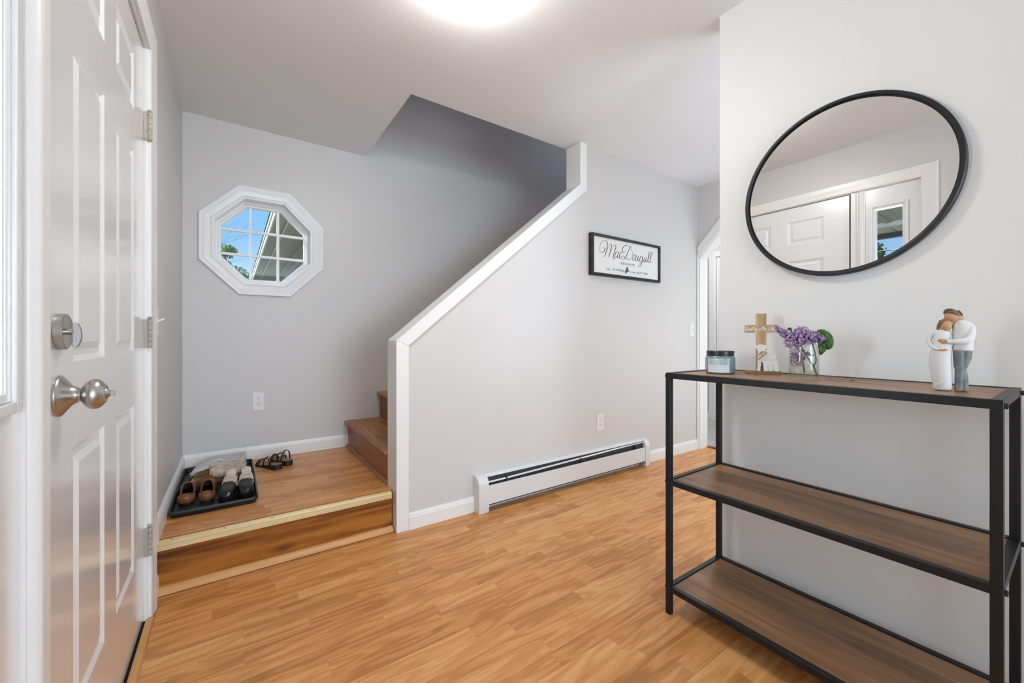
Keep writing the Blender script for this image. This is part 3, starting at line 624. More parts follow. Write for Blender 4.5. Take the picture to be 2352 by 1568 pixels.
# ------------------------------------------------------------------ baseboard heater
ht = thing('baseboard_heater', 'long white baseboard heater on the floor along the half wall', 'heater', (1.168, YH, 0))
HL = 1.574; hf = -.068
endp = [(-.001, .0), (-.001, .214), (-.030, .214), (-.050, .206), (-.064, .190), (-.0705, .168), (-.0715, .150), (-.0715, .012), (-.068, 0.0)]
def endcap(x0, x1, nm):
    mb = MB(); mb.loft([[(x, a, b) for a, b in endp] for x in (x0, x1)]); o = mb.build('end_cap', M['heater'], ht, .003, 40); o.modifiers[-1].angle_limit = R(60)
    MB().box(x0 + .001, x1 - .001, -.073, -.0712, .036, .0385).build('cap_seam', M['heater'], o)
endcap(0, .068, 'l'); endcap(HL - .052, HL, 'r')
x0, x1 = .068, HL - .052
MB().box(x0, x1, -.066, -.062, .045, .152).box(x0, x1, -.066, -.054, .150, .154).build('front_panel', M['heater'], ht, .0015)
mb = MB(); mb.prism([(0, 0)] * 0 + [(-.001, .040), (-.001, .212), (-.022, .212), (-.040, .203), (-.041, .199), (-.022, .2085), (-.004, .2085), (-.004, .040)], x0, x1, 'yz'); mb.build('back_cover', M['heater'], ht)
MB().box(x0, x1, -.052, -.006, .05, .145).build('element_fins', M['heater_in'], ht)
MB().box(x0 + .0005, x1 - .0005, -.0405, -.0045, .146, .197).build('slot_shade_block', M['heater_in'], ht)  # solid dark block added to make the heater slot look shaded
MB().box(x0, x1, -.055, -.050, .040, .048).box(x0, x1, -.066, -.004, .040, .046).build('bottom_lip', M['heater_in'], ht)
# damper blade: thin twisted white strip lying in the slot
secs = []
for k in range(25):
    u = k / 24; x = x0 + (x1 - x0) * u; f_ = .30 + .42 * min(1, max(0, (u - .08) / .8)) if u > .08 else .30
    y = -.060 + .024 * f_; z = .157 + .044 * f_; secs.append([(x, y - .0035, z - .0012), (x, y + .0035, z + .0048), (x, y + .004, z + .0062), (x, y - .004, z + .0004)])
MB().loft(secs).build('damper_blade', M['heater'], ht, 0, 30)
for u in (.09, .52, .92): MB().box(x0 + (x1 - x0) * u, x0 + (x1 - x0) * u + .008, -.058, -.03, .15, .185).build('bracket', M['heater_in'], ht)
# ------------------------------------------------------------------ outlets and switches
def wall_plate(name, label, cat, loc, rz, kind, group=None):
    p = thing(name, label, cat, loc, rz, group)     # local: faces -y, plate 70 x 122 mm
    w_, h_ = .0355, .061
    MB().loft([[(a * w_ * f, y, b * h_ * (1 - (1 - f) * .6)) for a, b in ((-1, -1), (1, -1), (1, 1), (-1, 1))] for f, y in ((1, -.0002), (1, -.002), (.965, -.0048), (.90, -.0056))]).build('plate', M['plate'], p)
    if kind == 'outlet':
        for z in (.0195, -.0195):
            pts = [(.0165 * math.cos(a), .0142 * math.sin(a)) for a in [R(x) for x in (-50, -30, 0, 30, 50, 130, 150, 180, 210, 230)]]
            f = MB().prism([(a, b + z) for a, b in pts], -.0072, -.004).build('socket_face', M['plate'], p, .0006)
            for sx_ in (-1, 1): MB().box(sx_ * .0064 - .0011, sx_ * .0064 + .0011, -.0075, -.0070, z - .006, z + .0022).build('slot', M['dark'], f)
            MB().lathe([(.0024, 0), (.0024, .0005)], 12, Matrix.Translation((0, -.0070, z + .0068)) @ Matrix.Rotation(R(90), 4, 'X')).build('ground_hole', M['dark'], f)
        MB().lathe([(.003, 0), (.0026, .0012)], 12, Matrix.Translation((0, -.0055, 0)) @ Matrix.Rotation(R(90), 4, 'X')).build('screw', M['plate'], p)
    else:
        MB().box(-.0055, .0055, -.0072, -.004, -.0125, .0125).build('toggle_collar', M['plate'], p, .0008)
        MB().prism([(-.006, -.004), (-.006, .004), (-.026, .0135), (-.0285, .0105), (-.0265, .006)], -.004, .004, 'yz').build('toggle', M['plate'], p, .001)
        for z in (-.030, .030): MB().lathe([(.003, 0), (.0026, .0012)], 12, Matrix.Translation((0, -.0055, z)) @ Matrix.Rotation(R(90), 4, 'X')).build('screw', M['plate'], p)
    return p
wall_plate('wall_outlet', 'white double outlet below the octagonal window', 'outlet', (.1415, YO, .598), 0, 'outlet', 'double wall outlets')
wall_plate('wall_outlet', 'white double outlet above the baseboard heater', 'outlet', (2.244, YH, .396), 0, 'outlet', 'double wall outlets')
wall_plate('light_switch', 'white toggle switch near the far doorway', 'switch', (3.447, YH, 1.094), 0, 'switch', 'toggle light switches')
wall_plate('light_switch', 'white toggle switch beside the entry door casing', 'switch', (XD, 2.155, 1.094), R(90), 'switch', 'toggle light switches')
# ------------------------------------------------------------------ boot tray
TZ = ZL + .0004
ty = thing('boot_tray', 'black rubber boot tray full of shoes on the landing', 'tray', (-.068, 2.722, TZ))
def rrect(hx, hy, r, z, n=5):
    P = []
    for cx, cy, a0 in ((hx - r, hy - r, 0), (-hx + r, hy - r, 90), (-hx + r, -hy + r, 180), (hx - r, -hy + r, 270)):
        for k in range(n): a = R(a0 + 90 * k / (n - 1)); P.append((cx + r * math.cos(a), cy + r * math.sin(a), z))
    return P
hx, hy = .172, .378
mb = MB(); mb.loft([rrect(hx - .012, hy - .012, .015, 0), rrect(hx - .006, hy - .006, .02, .020), rrect(hx, hy, .022, .021), rrect(hx, hy, .022, .030), rrect(hx - .0015, hy - .0015, .020, .032), rrect(hx - .007, hy - .007, .016, .0315), rrect(hx - .011, hy - .011, .012, .006)])
mb.build('tray_body', M['rubber'], ty, 0, 40)
mb = MB()
for k in range(9): mb.box(-hx + .04, hx - .04, -hy + .05 + k * .08, -hy + .054 + k * .08, .0055, .0075)
mb.build('ribs', M['rubber'], ty)['kind'] = 'stuff'
# ------------------------------------------------------------------ shoes
def prof(tab, t):
    for (a, b), (c, d) in zip(tab[:-1], tab[1:]):
        if a <= t <= c:
            u = (t - a) / (c - a + 1e-9); u = u * u * (3 - 2 * u); return b + (d - b) * u
    return tab[-1][1]
def plan(t, Wd):
    """half width along the shoe, t 0 heel .. 1 toe"""
    heel = math.sqrt(max(0, 1 - ((.12 - t) / .12) ** 2)) if t < .12 else 1
    toe = max(0, 1 - ((t - .76) / .24) ** 2.3) ** .55 if t > .76 else 1
    body = prof([(0, .74), (.25, .76), (.45, .80), (.72, 1.0), (1, 1.0)], t)
    return Wd * heel * toe * body
TS = [0.0, .012, .035, .07, .12, .18, .25, .32, .39, .46, .52, .58, .64, .70, .76, .82, .87, .915, .95, .977, .993, 1.0]
def sole(L, Wd, z0, z1, grow=.003, heel_h=0, toe_up=.0, t0=0.0, t1=1.0):
    mb = MB(); secs = []
    for t in TS:
        if t < t0 or t > t1: continue
        hw = plan(t, Wd) + grow; x = (t - .5) * (L + 2 * grow) ; up = toe_up * max(0, (t - .72) / .28) ** 2
        hh = heel_h * (1 - min(1, t / .55)) if heel_h else 0
        secs.append([(x, -hw, z0 + up), (x, hw, z0 + up), (x, hw * 1.01, (z0 + z1) / 2 + up), (x, hw, z1 + up + hh), (x, -hw, z1 + up + hh), (x, -hw * 1.01, (z0 + z1) / 2 + up)])
    return mb.loft(secs)
def upper(L, Wd, zb, htab, atab, t0=0, t1=1.0, e=.62, grow=0, n=9, toe_up=0):
    """open-topped shell; htab: height over t, atab: rim angle (deg from vertical, 0 = closed over the top)"""
    mb = MB()
    for s in (-1, 1):
        secs = []
        for t in TS:
            if t < t0 - 1e-6 or t > t1 + 1e-6: continue
            hw = plan(t, Wd) + grow; h = prof(htab, t) + grow; am = prof(atab, t); x = (t - .5) * (L + 2 * grow); up = toe_up * max(0, (t - .72) / .28) ** 2
            row = []
            for k in range(n):
                a = R(90 - (90 - am) * k / (n - 1)); row.append((x, s * hw * math.sin(a) ** e, zb + up + h * max(0, math.cos(a)) ** e))
            secs.append(row)
        mb.loft(secs, False, False)
    return mb
def rim_path(L, Wd, zb, htab, atab, tmax, e=.62, grow=0):
    def pt(t, s):
        hw = plan(t, Wd) + grow; h = prof(htab, t) + grow; a = R(prof(atab, t)); return Vector(((t - .5) * L, s * hw * math.sin(a) ** e, zb + h * math.cos(a) ** e))
    ts = [t for t in TS if t <= tmax]
    return [pt(t, 1) for t in reversed(ts)] + [pt(t, -1) for t in ts[1:]]
# --- chestnut clogs, heels towards the room
def clog():
    L, Wd, zb = .235, .0365, .014
    H = [(0, .036), (.22, .034), (.40, .040), (.55, .062), (.72, .056), (.88, .036), (1, .012)]
    A = [(0, 64), (.30, 62), (.42, 52), (.505, 30), (.55, 0), (1, 0)]
    r = thing('leather_clog', '', 'shoe', group='chestnut clogs on the boot tray')
    sole(L, Wd, 0, .014, .002, toe_up=.006).build('sole', M['soleblk'], r, 0, 40)
    upper(L, Wd, .012, H, A, 0, 1).build('upper', M['leather'], r, 0, 60, solid=.0035)
    mb = MB(); secs = []
    for t in TS:
        if t > .62: break
        hw = max(.001, plan(t, Wd) - .004); x = (t - .5) * L; secs.append([(x, -hw, .0145), (x, hw, .0145), (x, hw * .9, .0175), (x, -hw * .9, .0175)])
    mb.loft(secs).build('footbed', M['insole'], r, 0, 40)
    upper(L, Wd, .012, H, A, .54, 1, grow=-.0045).build('lining', M['leather_in'], r, 0, 60)
    mb = MB(); P = [p for p in rim_path(L, Wd, .012, H, A, .505)]; mb.tube(P, .0022, 6); mb.build('collar_piping', M['leather'], r, 0, 60)
    # padded heel band
    mb = MB(); secs = []
    for k in range(13):
        a = R(-100 + 200 * k / 12); cx, cy = -.5 * L + .030, 0; ca, sa = math.cos(a), math.sin(a)
        secs.append([(cx - (.033 + d) * ca, (.0315 + d) * sa, z) for d, z in ((.001, .012), (.004, .02), (.0035, .038), (.000, .044), (-.003, .043), (-.003, .014))])
    mb.loft(secs).build('heel_band', M['leather'], r, 0, 50)
    return r
def place(o, x, y, z, rz, label): o.location = (x, y, z); o.rotation_euler = (0, 0, rz); o['label'] = label
SZ = TZ + .0078
c = clog(); place(c, -.186, 2.600, SZ, R(90), 'chestnut leather clog in the near left corner of the boot tray')
c = dup(c); place(c, -.1065, 2.588, SZ, R(90.5), 'chestnut leather clog between its twin and the cream sneakers')
# --- cream sneakers with black patent toes
def sneaker():
    L, Wd, zb = .255, .0335, .018
    H = [(0, .070), (.12, .066), (.30, .060), (.42, .068), (.60, .056), (.78, .042), (.90, .033), (1, .012)]
    A = [(0, 50), (.10, 56), (.26, 56), (.36, 36), (.43, 0), (1, 0)]
    r = thing('sneaker', '', 'shoe', group='cream sneakers on the boot tray')
    sole(L, Wd, 0, .020, .003, toe_up=.004).build('sole', M['soleblk'], r, 0, 40)
    upper(L, Wd, zb, H, A, 0, .72).build('upper', M['cream'], r, 0, 60, solid=.003)
    upper(L, Wd, zb, H, A, .62, 1.0, grow=.0012).build('toe_cap', M['patent'], r, 0, 60)
    sole(L, Wd, .004, .019, .0045, toe_up=.004, t0=.82).build('toe_bumper', M['patent'], r, 0, 40)
    # tongue, strap, laces
    tg = MB(); secs = []
    for k in range(8):
        u = k / 7; x = (.40 - .5 - .15 * u) * L; z = zb + .066 + .022 * u; hw = .018 + .004 * math.sin(u * 3); secs.append([(x, -hw, z - .003), (x, 0, z + .004), (x, hw, z - .003), (x, hw, z - .006), (x, 0, z + .001), (x, -hw, z - .006)])
    tg.loft(secs).build('tongue', M['cream'], r, 0, 50)
    def band(t, wid, am, mat, nm, g):
        mb = MB(); secs = []
        for k in range(15):
            a = R(-am + 2 * am * k / 14); row = []
            for tt_, gg in ((t - wid, g), (t + wid, g), (t + wid, g + .003), (t - wid, g + .003)):
                hw = plan(tt_, Wd) + gg; h = prof(H, tt_) + gg; row.append(((tt_ - .5) * L, hw * math.copysign(abs(math.sin(a)) ** .62, a), zb + h * math.cos(a) ** .62))
            secs.append(row)
        mb.loft(secs).build(nm, mat, r, 0, 40)
    band(.455, .040, 84, M['cream'], 'strap', .004)
    for k in range(3): band(.525 + k * .038, .010, 50, M['cream'], 'lace', .002)
    mb = MB()
    for k in range(3):
        for s in (-1, 1):
            t = .52 + k * .038; hw = plan(t, Wd) * .80; mb.lathe([(.0026, 0), (.0026, .0035)], 8, Matrix.Translation(((t - .5) * L, s * hw, zb + prof(H, t) * .80)))
    mb.build('eyelets', M['soleblk'], r)['kind'] = 'stuff'
    upper(L, Wd, zb, H, A, 0, .60, grow=-.004).build('lining', M['leather_in'], r, 0, 60)
    return r
s_ = sneaker(); place(s_, -.014, 2.545, SZ, R(-97), 'cream sneaker with black patent toe beside the clogs')
s_ = dup(s_); place(s_, .0575, 2.552, SZ, R(-93), 'cream sneaker with black patent toe at the right edge of the tray')
# --- fleece-lined brown moccasins
def moccasin(seed):
    L, Wd = .245, .040
    H = [(0, .060), (.25, .056), (.45, .056), (.62, .050), (.80, .040), (.92, .030), (1, .010)]
    A = [(0, 52), (.2, 60), (.45, 56), (.58, 30), (.66, 0), (1, 0)]
    r = thing('moccasin', '', 'shoe', group='fleece-lined moccasins on the boot tray')
    sole(L, Wd, 0, .012, .001, toe_up=.006).build('sole', M['soleblk'], r, 0, 40)
    upper(L, Wd, .008, H, A, 0, 1).build('upper', M['suede'], r, 0, 60, solid=.003)
    mb = MB(); rr = random.Random(seed); P = rim_path(L, Wd - .004, .016, H, A, .62)
    P.append(P[0]); P = smooth_path(P, 3); n = 14; secs = []
    for i, p in enumerate(P):
        d = (P[min(i + 1, len(P) - 1)] - P[max(i - 1, 0)]).normalized(); o_ = d.cross(Vector((0, 0, 1))).normalized(); u_ = o_.cross(d)
        secs.append([p + o_ * (math.cos(2 * math.pi * k / n) * (.0138 + rr.uniform(-.0014, .0014))) + u_ * (math.sin(2 * math.pi * k / n) * (.0205 + rr.uniform(-.002, .002))) for k in range(n)])
    mb.loft(secs).build('fleece_collar', M['fur'], r, 0, 80, sub=1)
    mb = MB(); secs = []
    for t in TS:
        if t > .68: break
        hw = max(.001, plan(t, Wd) - .006); x = (t - .5) * L; secs.append([(x, -hw, .016), (x, hw, .016), (x, hw, .024), (x, -hw, .024)])
    mb.loft(secs).build('fleece_footbed', M['fur'], r, 0, 60)
    mb = MB()
    for k in range(11):
        a = R(-65 + 130 * k / 10); x = (.78 - .5) * L + .038 * math.cos(a); y = .026 * math.sin(a); t = x / L + .5
        z = .010 + prof(H, t) * max(.0, 1 - abs(y / (plan(t, Wd) + 1e-4)) ** 3.2) ** .31
        mb.tube([(x - .004 * math.cos(a), y * .88, z + .0015), (x, y, z + .002), (x + .004 * math.cos(a), y * 1.12, z - .001)], .0011, 5)
    mb.build('toe_stitching', M['thread'], r, 0, 60)
    return r
m1 = moccasin(1); place(m1, -.078, 2.872, SZ, R(183), 'fleece-lined brown moccasin next to the white slip-ons')
m1 = dup(m1); place(m1, -.074, 2.771, SZ, R(186), 'fleece-lined brown moccasin just behind the clogs')
# --- white slip-ons
def slipon():
    L, Wd = .262, .038
    H = [(0, .082), (.10, .074), (.28, .060), (.45, .066), (.62, .054), (.80, .040), (.92, .030), (1, .010)]
    A = [(0, 42), (.12, 52), (.34, 56), (.46, 40), (.56, 0), (1, 0)]
    r = thing('white_slip_on', '', 'shoe', group='white slip-ons on the boot tray')
    sole(L, Wd, 0, .020, .002, toe_up=.006).build('sole', M['wleather'], r, 0, 40)
    upper(L, Wd, .016, H, A, 0, 1).build('upper', M['wleather'], r, 0, 60, solid=.004)
    mb = MB(); mb.tube(rim_path(L, Wd, .016, H, A, .47), .0034, 8); mb.build('padded_collar', M['wleather'], r, 0, 60)
    mb = MB()
    for s in (-1, 1): mb.tube(smooth_path([((t - .5) * L, s * (plan(t, Wd) * .97 + .001), .016 + prof(H, t) * .52) for t in (.05, .2, .35, .5)]), .0012, 5)
    mb.build('seams', M['wleather'], r)
    mb = MB(); secs = []
    for t in TS:
        if t > .6: break
        hw = max(.001, plan(t, Wd) - .004); x = (t - .5) * L; secs.append([(x, -hw, .018), (x, hw, .018), (x, hw, .024), (x, -hw, .024)])
    mb.loft(secs).build('insole', M['wleather'], r)
    return r
w_ = slipon(); place(w_, -.072, 2.961, SZ, R(182), 'white leather slip-on next to the moccasins')
w_ = dup(w_); place(w_, -.062, 3.042, SZ, R(181), 'white leather slip-on at the far edge of the tray by the baseboard')
# --- strappy sandals
def sandal():
    L, Wd = .235, .037
    r = thing('strappy_sandal', '', 'sandal', group='strappy sandals on the landing')
    mb = MB(); secs = []; mb2 = MB(); s2 = []
    for t in TS:
        hw = plan(t, Wd) + .001; x = (t - .5) * L; hh = .022 * (1 - min(1, t / .62)) ** .8
        secs.append([(x, -hw, 0), (x, hw, 0), (x, hw, .010 + hh), (x, -hw, .010 + hh)]); s2.append([(x * .985, -hw * .95, .010 + hh), (x * .985, hw * .95, .010 + hh), (x * .985, hw * .93, .0135 + hh), (x * .985, 0, .0125 + hh), (x * .985, -hw * .93, .0135 + hh)])
    mb.loft(secs).build('sole', M['soleblk'], r, 0, 40); mb2.loft(s2).build('footbed', M['sandal'], r, 0, 40)
    def strap(t0_, t1_, h, wid, nm, lean=0):
        P = []; z0 = .008 + .018 * (1 - min(1, t0_ / .62)); z1 = .008 + .018 * (1 - min(1, t1_ / .62))
        for k in range(17):
            a = math.pi * k / 16; t = t0_ + (t1_ - t0_) * (1 - math.cos(a)) / 2; hw = plan(t, Wd) + .002
            P.append(Vector(((t - .5) * L + lean * math.sin(a), hw * math.cos(a), (z0 + z1) / 2 + h * math.sin(a) ** .8)))
        secs = []
        for i, p in enumerate(P):
            d = (P[min(i + 1, 16)] - P[max(i - 1, 0)]).normalized(); xax = Vector((1, 0, 0)); xax = (xax - d * d.x).normalized(); nn = d.cross(xax)
            secs.append([p + xax * a * wid + nn * b * .0012 for a, b in ((-1, -1), (1, -1), (1, 1), (-1, 1))])
        MB().loft(secs).build(nm, M['straps'], r, 0, 40)
    strap(.24, .30, .072, .0078, 'ankle_strap', -.012); strap(.52, .60, .050, .0064, 'instep_strap'); strap(.78, .66, .036, .0060, 'toe_strap'); strap(.68, .80, .034, .0060, 'toe_strap')
    MB().lathe([(.006, 0), (.0075, .001), (.006, .002)], 14, Matrix.Translation((-.05 * L * 0 + .02, -plan(.58, Wd) * .72, .045)) @ Matrix.Rotation(R(60), 4, 'X')).build('buckle', M['nickel'], r)
    return r
sd = sandal(); place(sd, .186, 2.962, TZ, R(116), 'brown and black strappy sandal touching the boot tray')
sd = dup(sd); place(sd, .262, 3.022, TZ, R(107), 'brown and black strappy sandal farther from the boot tray')
# ------------------------------------------------------------------ candle jar
TOPZ = ZT - .0021
cj = thing('candle_jar', 'blue-grey glass candle jar with black lid on the console table', 'candle', (1.497, .7945, TOPZ), 0); cj.scale = (.89, .89, 1)
MB().lathe([(.046, 0), (.053, .0015), (.0565, .006), (.0575, .012), (.0575, .056), (.0565, .061), (.053, .064), (.051, .066)], 48).build('jar', M['candle'], cj, 0, 50)
MB().lathe([(.0525, .0655), (.0525, .070), (.0515, .0705), (.0515, .074), (.0528, .0745), (.0528, .0825), (.0515, .084), (.004, .0845)], 48).build('lid', M['lid'], cj, 0, 40)
fa = math.atan2(-.7945, -1.497) + R(-7)   # label faces the room
def on_jar(mb, a0, a1, z0, z1, r, n=14):
    P = [(r * math.cos(fa + R(a0 + (a1 - a0) * k / n)), r * math.sin(fa + R(a0 + (a1 - a0) * k / n))) for k in range(n + 1)]
    mb.loft([[(x, y, z0) for x, y in P], [(x, y, z1) for x, y in P]], False, False); return mb
lb = on_jar(MB(), -43, 43, .006, .0560, .05775).build('label', M['clabel'], cj)
on_jar(MB(), -39, 39, .0330, .0540, .0579).build('label_art', M['cart'], cj)
def jar_pt(x, z, r=.0581): a = fa + x / .0577; return (r * math.cos(a), r * math.sin(a), z)
mb = MB(); rj = random.Random(3)
for k in range(26):
    x = rj.uniform(.002, .034); z = rj.uniform(.0345, .0525); an = rj.uniform(.2, 2.6); l = rj.uniform(.003, .006)
    mb.tube([jar_pt(x, z), jar_pt(x + l * .5 * math.cos(an), z + l * .5 * math.sin(an)), jar_pt(x + l * math.cos(an), z + l * math.sin(an))], [.0003, .0010, .0002], 5)
mb.build('label_leaves', M['cartd'], cj)
def jar_text(name, body, xc, z, h, width, mat):
    c = bpy.data.curves.new(name, 'FONT'); c.body = body; c.size = h / .7; c.align_x = 'CENTER'; c.resolution_u = 2
    o = bpy.data.objects.new('tmp', c); COL.objects.link(o); bpy.context.view_layer.update()
    me = bpy.data.meshes.new_from_object(o.evaluated_get(bpy.context.evaluated_depsgraph_get())); bpy.data.objects.remove(o)
    xs = [v.co.x for v in me.vertices]; s = width / (max(xs) - min(xs))
    for v in me.vertices: v.co = jar_pt(xc + v.co.x * s, z + v.co.y, .0580)
    p = bpy.data.objects.new(name, me); me.materials.clear(); me.materials.append(mat); COL.objects.link(p); p.parent = cj
jar_text('label_title', 'WATERMINT & EUCALYPTUS', .000, .0255, .0028, .052, M['cartd'])
jar_text('label_line', 'scented soy wax candle', -.014, .0165, .0018, .026, M['ink2'])
jar_text('label_note', 'NET WT', .022, .0170, .0017, .015, M['ink2'])
strokes(mb := MB(), [[jar_pt(-.032, .039), jar_pt(-.0305, .044), jar_pt(-.0315, .037), jar_pt(-.029, .041), jar_pt(-.0275, .040), jar_pt(-.026, .0415), jar_pt(-.0245, .040), jar_pt(-.022, .0412)]], .0003); mb.build('label_script', M['cartd'], cj)
MB().lathe([(.0567, .0072), (.0567, .050)], 32, None, False, False)
# ------------------------------------------------------------------ cross and lamb ornament
cx = thing('cross_ornament', 'wooden cross with a white lamb cutout on a small base', 'ornament', (1.559, .733, TOPZ), math.atan2(-.905, .425))
# local x along the base front edge, local +y behind, z up (rotated so that -y faces the room)
MB().box(0, .1105, .001, .040, 0, .0112).build('base', M['basewood'], cx, .0008)
ccx, cw = .0497, .0168
crs = cx
cp_ = [(ccx - cw, .0112), (ccx + cw, .0112), (ccx + cw, .1515), (ccx + .0530, .1515), (ccx + .0530, .1800), (ccx + cw, .1800), (ccx + cw, .2220), (ccx - cw, .2220), (ccx - cw, .1800), (ccx - .0530, .1800), (ccx - .0530, .1515), (ccx - cw, .1515)]
MB().prism(cp_, .026, .036).build('cross', M['crosswood'], cx, .0006)
def cpt(x, y): return Vector(((x - 278) * .1535e-3 + .0147, .0258, (1376 - y) * .181e-3 - .0005))
LT = [[(205, 405), (190, 440), (188, 495), (215, 490), (240, 412), (232, 488), (256, 480), (264, 448)], [(276, 448), (264, 488), (286, 488), (290, 455), (274, 450), (300, 460)], [(300, 452), (302, 490), (306, 462), (322, 452)], [(338, 415), (325, 490), (340, 488)], [(318, 440), (352, 434)], [(372, 395), (352, 490), (366, 452), (374, 455), (372, 490)], [(388, 450), (392, 482), (412, 450), (406, 522), (390, 532), (396, 500), (428, 468)], [(466, 450), (459, 488), (478, 485)], [(500, 448), (480, 464), (494, 480), (476, 496)], [(545, 410), (532, 490), (546, 488)], [(522, 440), (560, 434)], [(572, 400), (556, 490), (570, 455), (580, 456), (580, 490)], [(592, 474), (612, 458), (602, 448), (590, 472), (597, 493), (620, 484)],
      [(658, 430), (656, 497)], [(656, 497), (682, 497)], [(645, 430), (670, 430)], [(690, 497), (712, 428)], [(712, 428), (732, 497)], [(698, 474), (726, 474)], [(742, 497), (746, 430)], [(746, 430), (762, 480)], [(762, 480), (778, 430)], [(778, 430), (782, 497)], [(796, 430), (796, 497)], [(796, 430), (815, 440), (797, 462), (818, 480), (796, 497)]]
strokes(mb := MB(), [[cpt(*p) for p in L] for L in LT], .00072); mb.build('lettering', M['white_ink'], cx, 0, 60)
LB = [(378, 795), (420, 785), (485, 792), (520, 776), (580, 776), (610, 790), (680, 785), (725, 790), (712, 820), (670, 845), (638, 860), (640, 890), (662, 916), (730, 915), (790, 935), (845, 975), (856, 1060), (870, 1150), (890, 1190), (897, 1312), (830, 1312), (815, 1230), (792, 1190), (772, 1150), (752, 1148), (755, 1175), (775, 1225), (777, 1312), (706, 1312), (712, 1240), (692, 1190), (668, 1235), (690, 1312), (600, 1312), (598, 1250), (585, 1150), (566, 1122), (545, 1140), (555, 1185), (536, 1230), (536, 1312), (468, 1312), (480, 1200), (468, 1100), (470, 1000), (490, 940), (466, 880), (455, 850), (400, 832)]
def lpt(x, y, d=.0): return ((x - 228) * .1535e-3, (1312 - y) * .181e-3 + .0112)
mb = MB(); poly = [lpt(*p) for p in LB]
bm = bmesh.new(); vs = [bm.verts.new((a, .008, b)) for a, b in poly]; fc = bm.faces.new(vs); ret = bmesh.ops.extrude_face_region(bm, geom=[fc])
bmesh.ops.translate(bm, verts=[v for v in ret['geom'] if isinstance(v, bmesh.types.BMVert)], vec=(0, .010, 0)); bmesh.ops.triangulate(bm, faces=[f for f in bm.faces if len(f.verts) > 4]); bmesh.ops.recalc_face_normals(bm, faces=bm.faces)
me = bpy.data.meshes.new('lamb'); bm.to_mesh(me); bm.free(); lam = bpy.data.objects.new('lamb', me); me.materials.append(M['lambwood']); COL.objects.link(lam); lam.parent = cx
def tw(x, y, d=.0065): a, b = lpt(x, y); return Vector((a, d, b))
mb = MB()
for L in ([(470, 1085), (520, 1050), (600, 985), (670, 940)], [(475, 1095), (530, 1062), (610, 995), (668, 948)], [(500, 985), (540, 930), (575, 915), (640, 920), (668, 938)], [(505, 995), (560, 925), (600, 930), (665, 940)], [(500, 990), (540, 965), (565, 925), (530, 940), (505, 985)], [(350, 1070), (400, 1040), (460, 1020), (505, 985)], [(358, 1062), (420, 1035), (480, 1010), (520, 960)], [(520, 960), (560, 985), (580, 945), (540, 940), (515, 975)]):
    mb.tube(smooth_path([tw(*p) for p in L]), .0009, 6)
mb.tube(smooth_path([tw(668, 940, .0065), Vector((*lpt(672, 938)[:1], .013, lpt(672, 938)[1])), tw(664, 930, .0195)]), .0009, 6)
mb.build('twine_bow', M['twine'], cx, 0, 60)
# ------------------------------------------------------------------ jar of lilacs
JX, JY = 1.487, .523
gj = thing('glass_jar', 'clear glass mason jar of water holding lilacs on the console table', 'jar', (JX, JY, TOPZ))
mb = MB(); JS = .82
outer = [(.041, 0.0), (.0455, .002), (.048, .008), (.0485, .020), (.0485, .082), (.0475, .090), (.0462, .0935), (.0490, .0945), (.0490, .0970), (.0462, .098), (.0462, .1100), (.0470, .1115)]
inner = [(.0450, .1115), (.0440, .098), (.0455, .090), (.0462, .080), (.0462, .010), (.044, .006), (.03, .005)]
mb.lathe([(a * JS, b) for a, b in outer + inner], 56, None, True, True); mb.build('jar_body', M['jarglass'], gj, 0, 60)
MB().lathe([(a * JS, b) for a, b in [(.040, .0058), (.0455, .010), (.0460, .012), (.0460, .068), (.001, .068)]], 40).build('water', M['water'], gj, 0, 40)
VD = Vector((.943, .332, 0)); RT = Vector((.332, -.943, 0)); UP = Vector((0, 0, 1))
for k in range(14):  # embossed ring on the jar front
    pass
mb = MB(); ring = []
for k in range(37):
    a = 2 * math.pi * k / 36; u_, v_ = .021 * math.cos(a), .0165 * math.sin(a) + .030; ph = u_ / .0399; dv = (-VD * math.cos(ph) + RT * math.sin(ph)) * .0399
    ring.append(dv + UP * v_)
mb.tube(ring, .0006, 6); mb.build('embossed_ring', M['jarglass'], gj, 0, 60)
def P3(px, py, dep=0): return RT * ((px - 840) * .116e-3) + UP * ((1395 - py) * .141e-3) + VD * dep
rl = random.Random(7)
def floret(mb, c, nrm, s):
    a = nrm.orthogonal().normalized(); b = nrm.cross(a); th = rl.uniform(0, 6.28); a, b = a * math.cos(th) + b * math.sin(th), -a * math.sin(th) + b * math.cos(th)
    base = len(mb.v); mb.v.append(tuple(c - nrm * s * .5))
    for k in range(4):
        d = (a, b, -a, -b)[k]; pr = (b, -a, -b, a)[k]
        i = len(mb.v); mb.v += [tuple(c + d * s * .55 + pr * s * .33 + nrm * s * .12), tuple(c + d * s * 1.05 + nrm * s * rl.uniform(.0, .35)), tuple(c + d * s * .55 - pr * s * .33 + nrm * s * .12)]
        mb.f += [(base, i, i + 1), (base, i + 1, i + 2)]
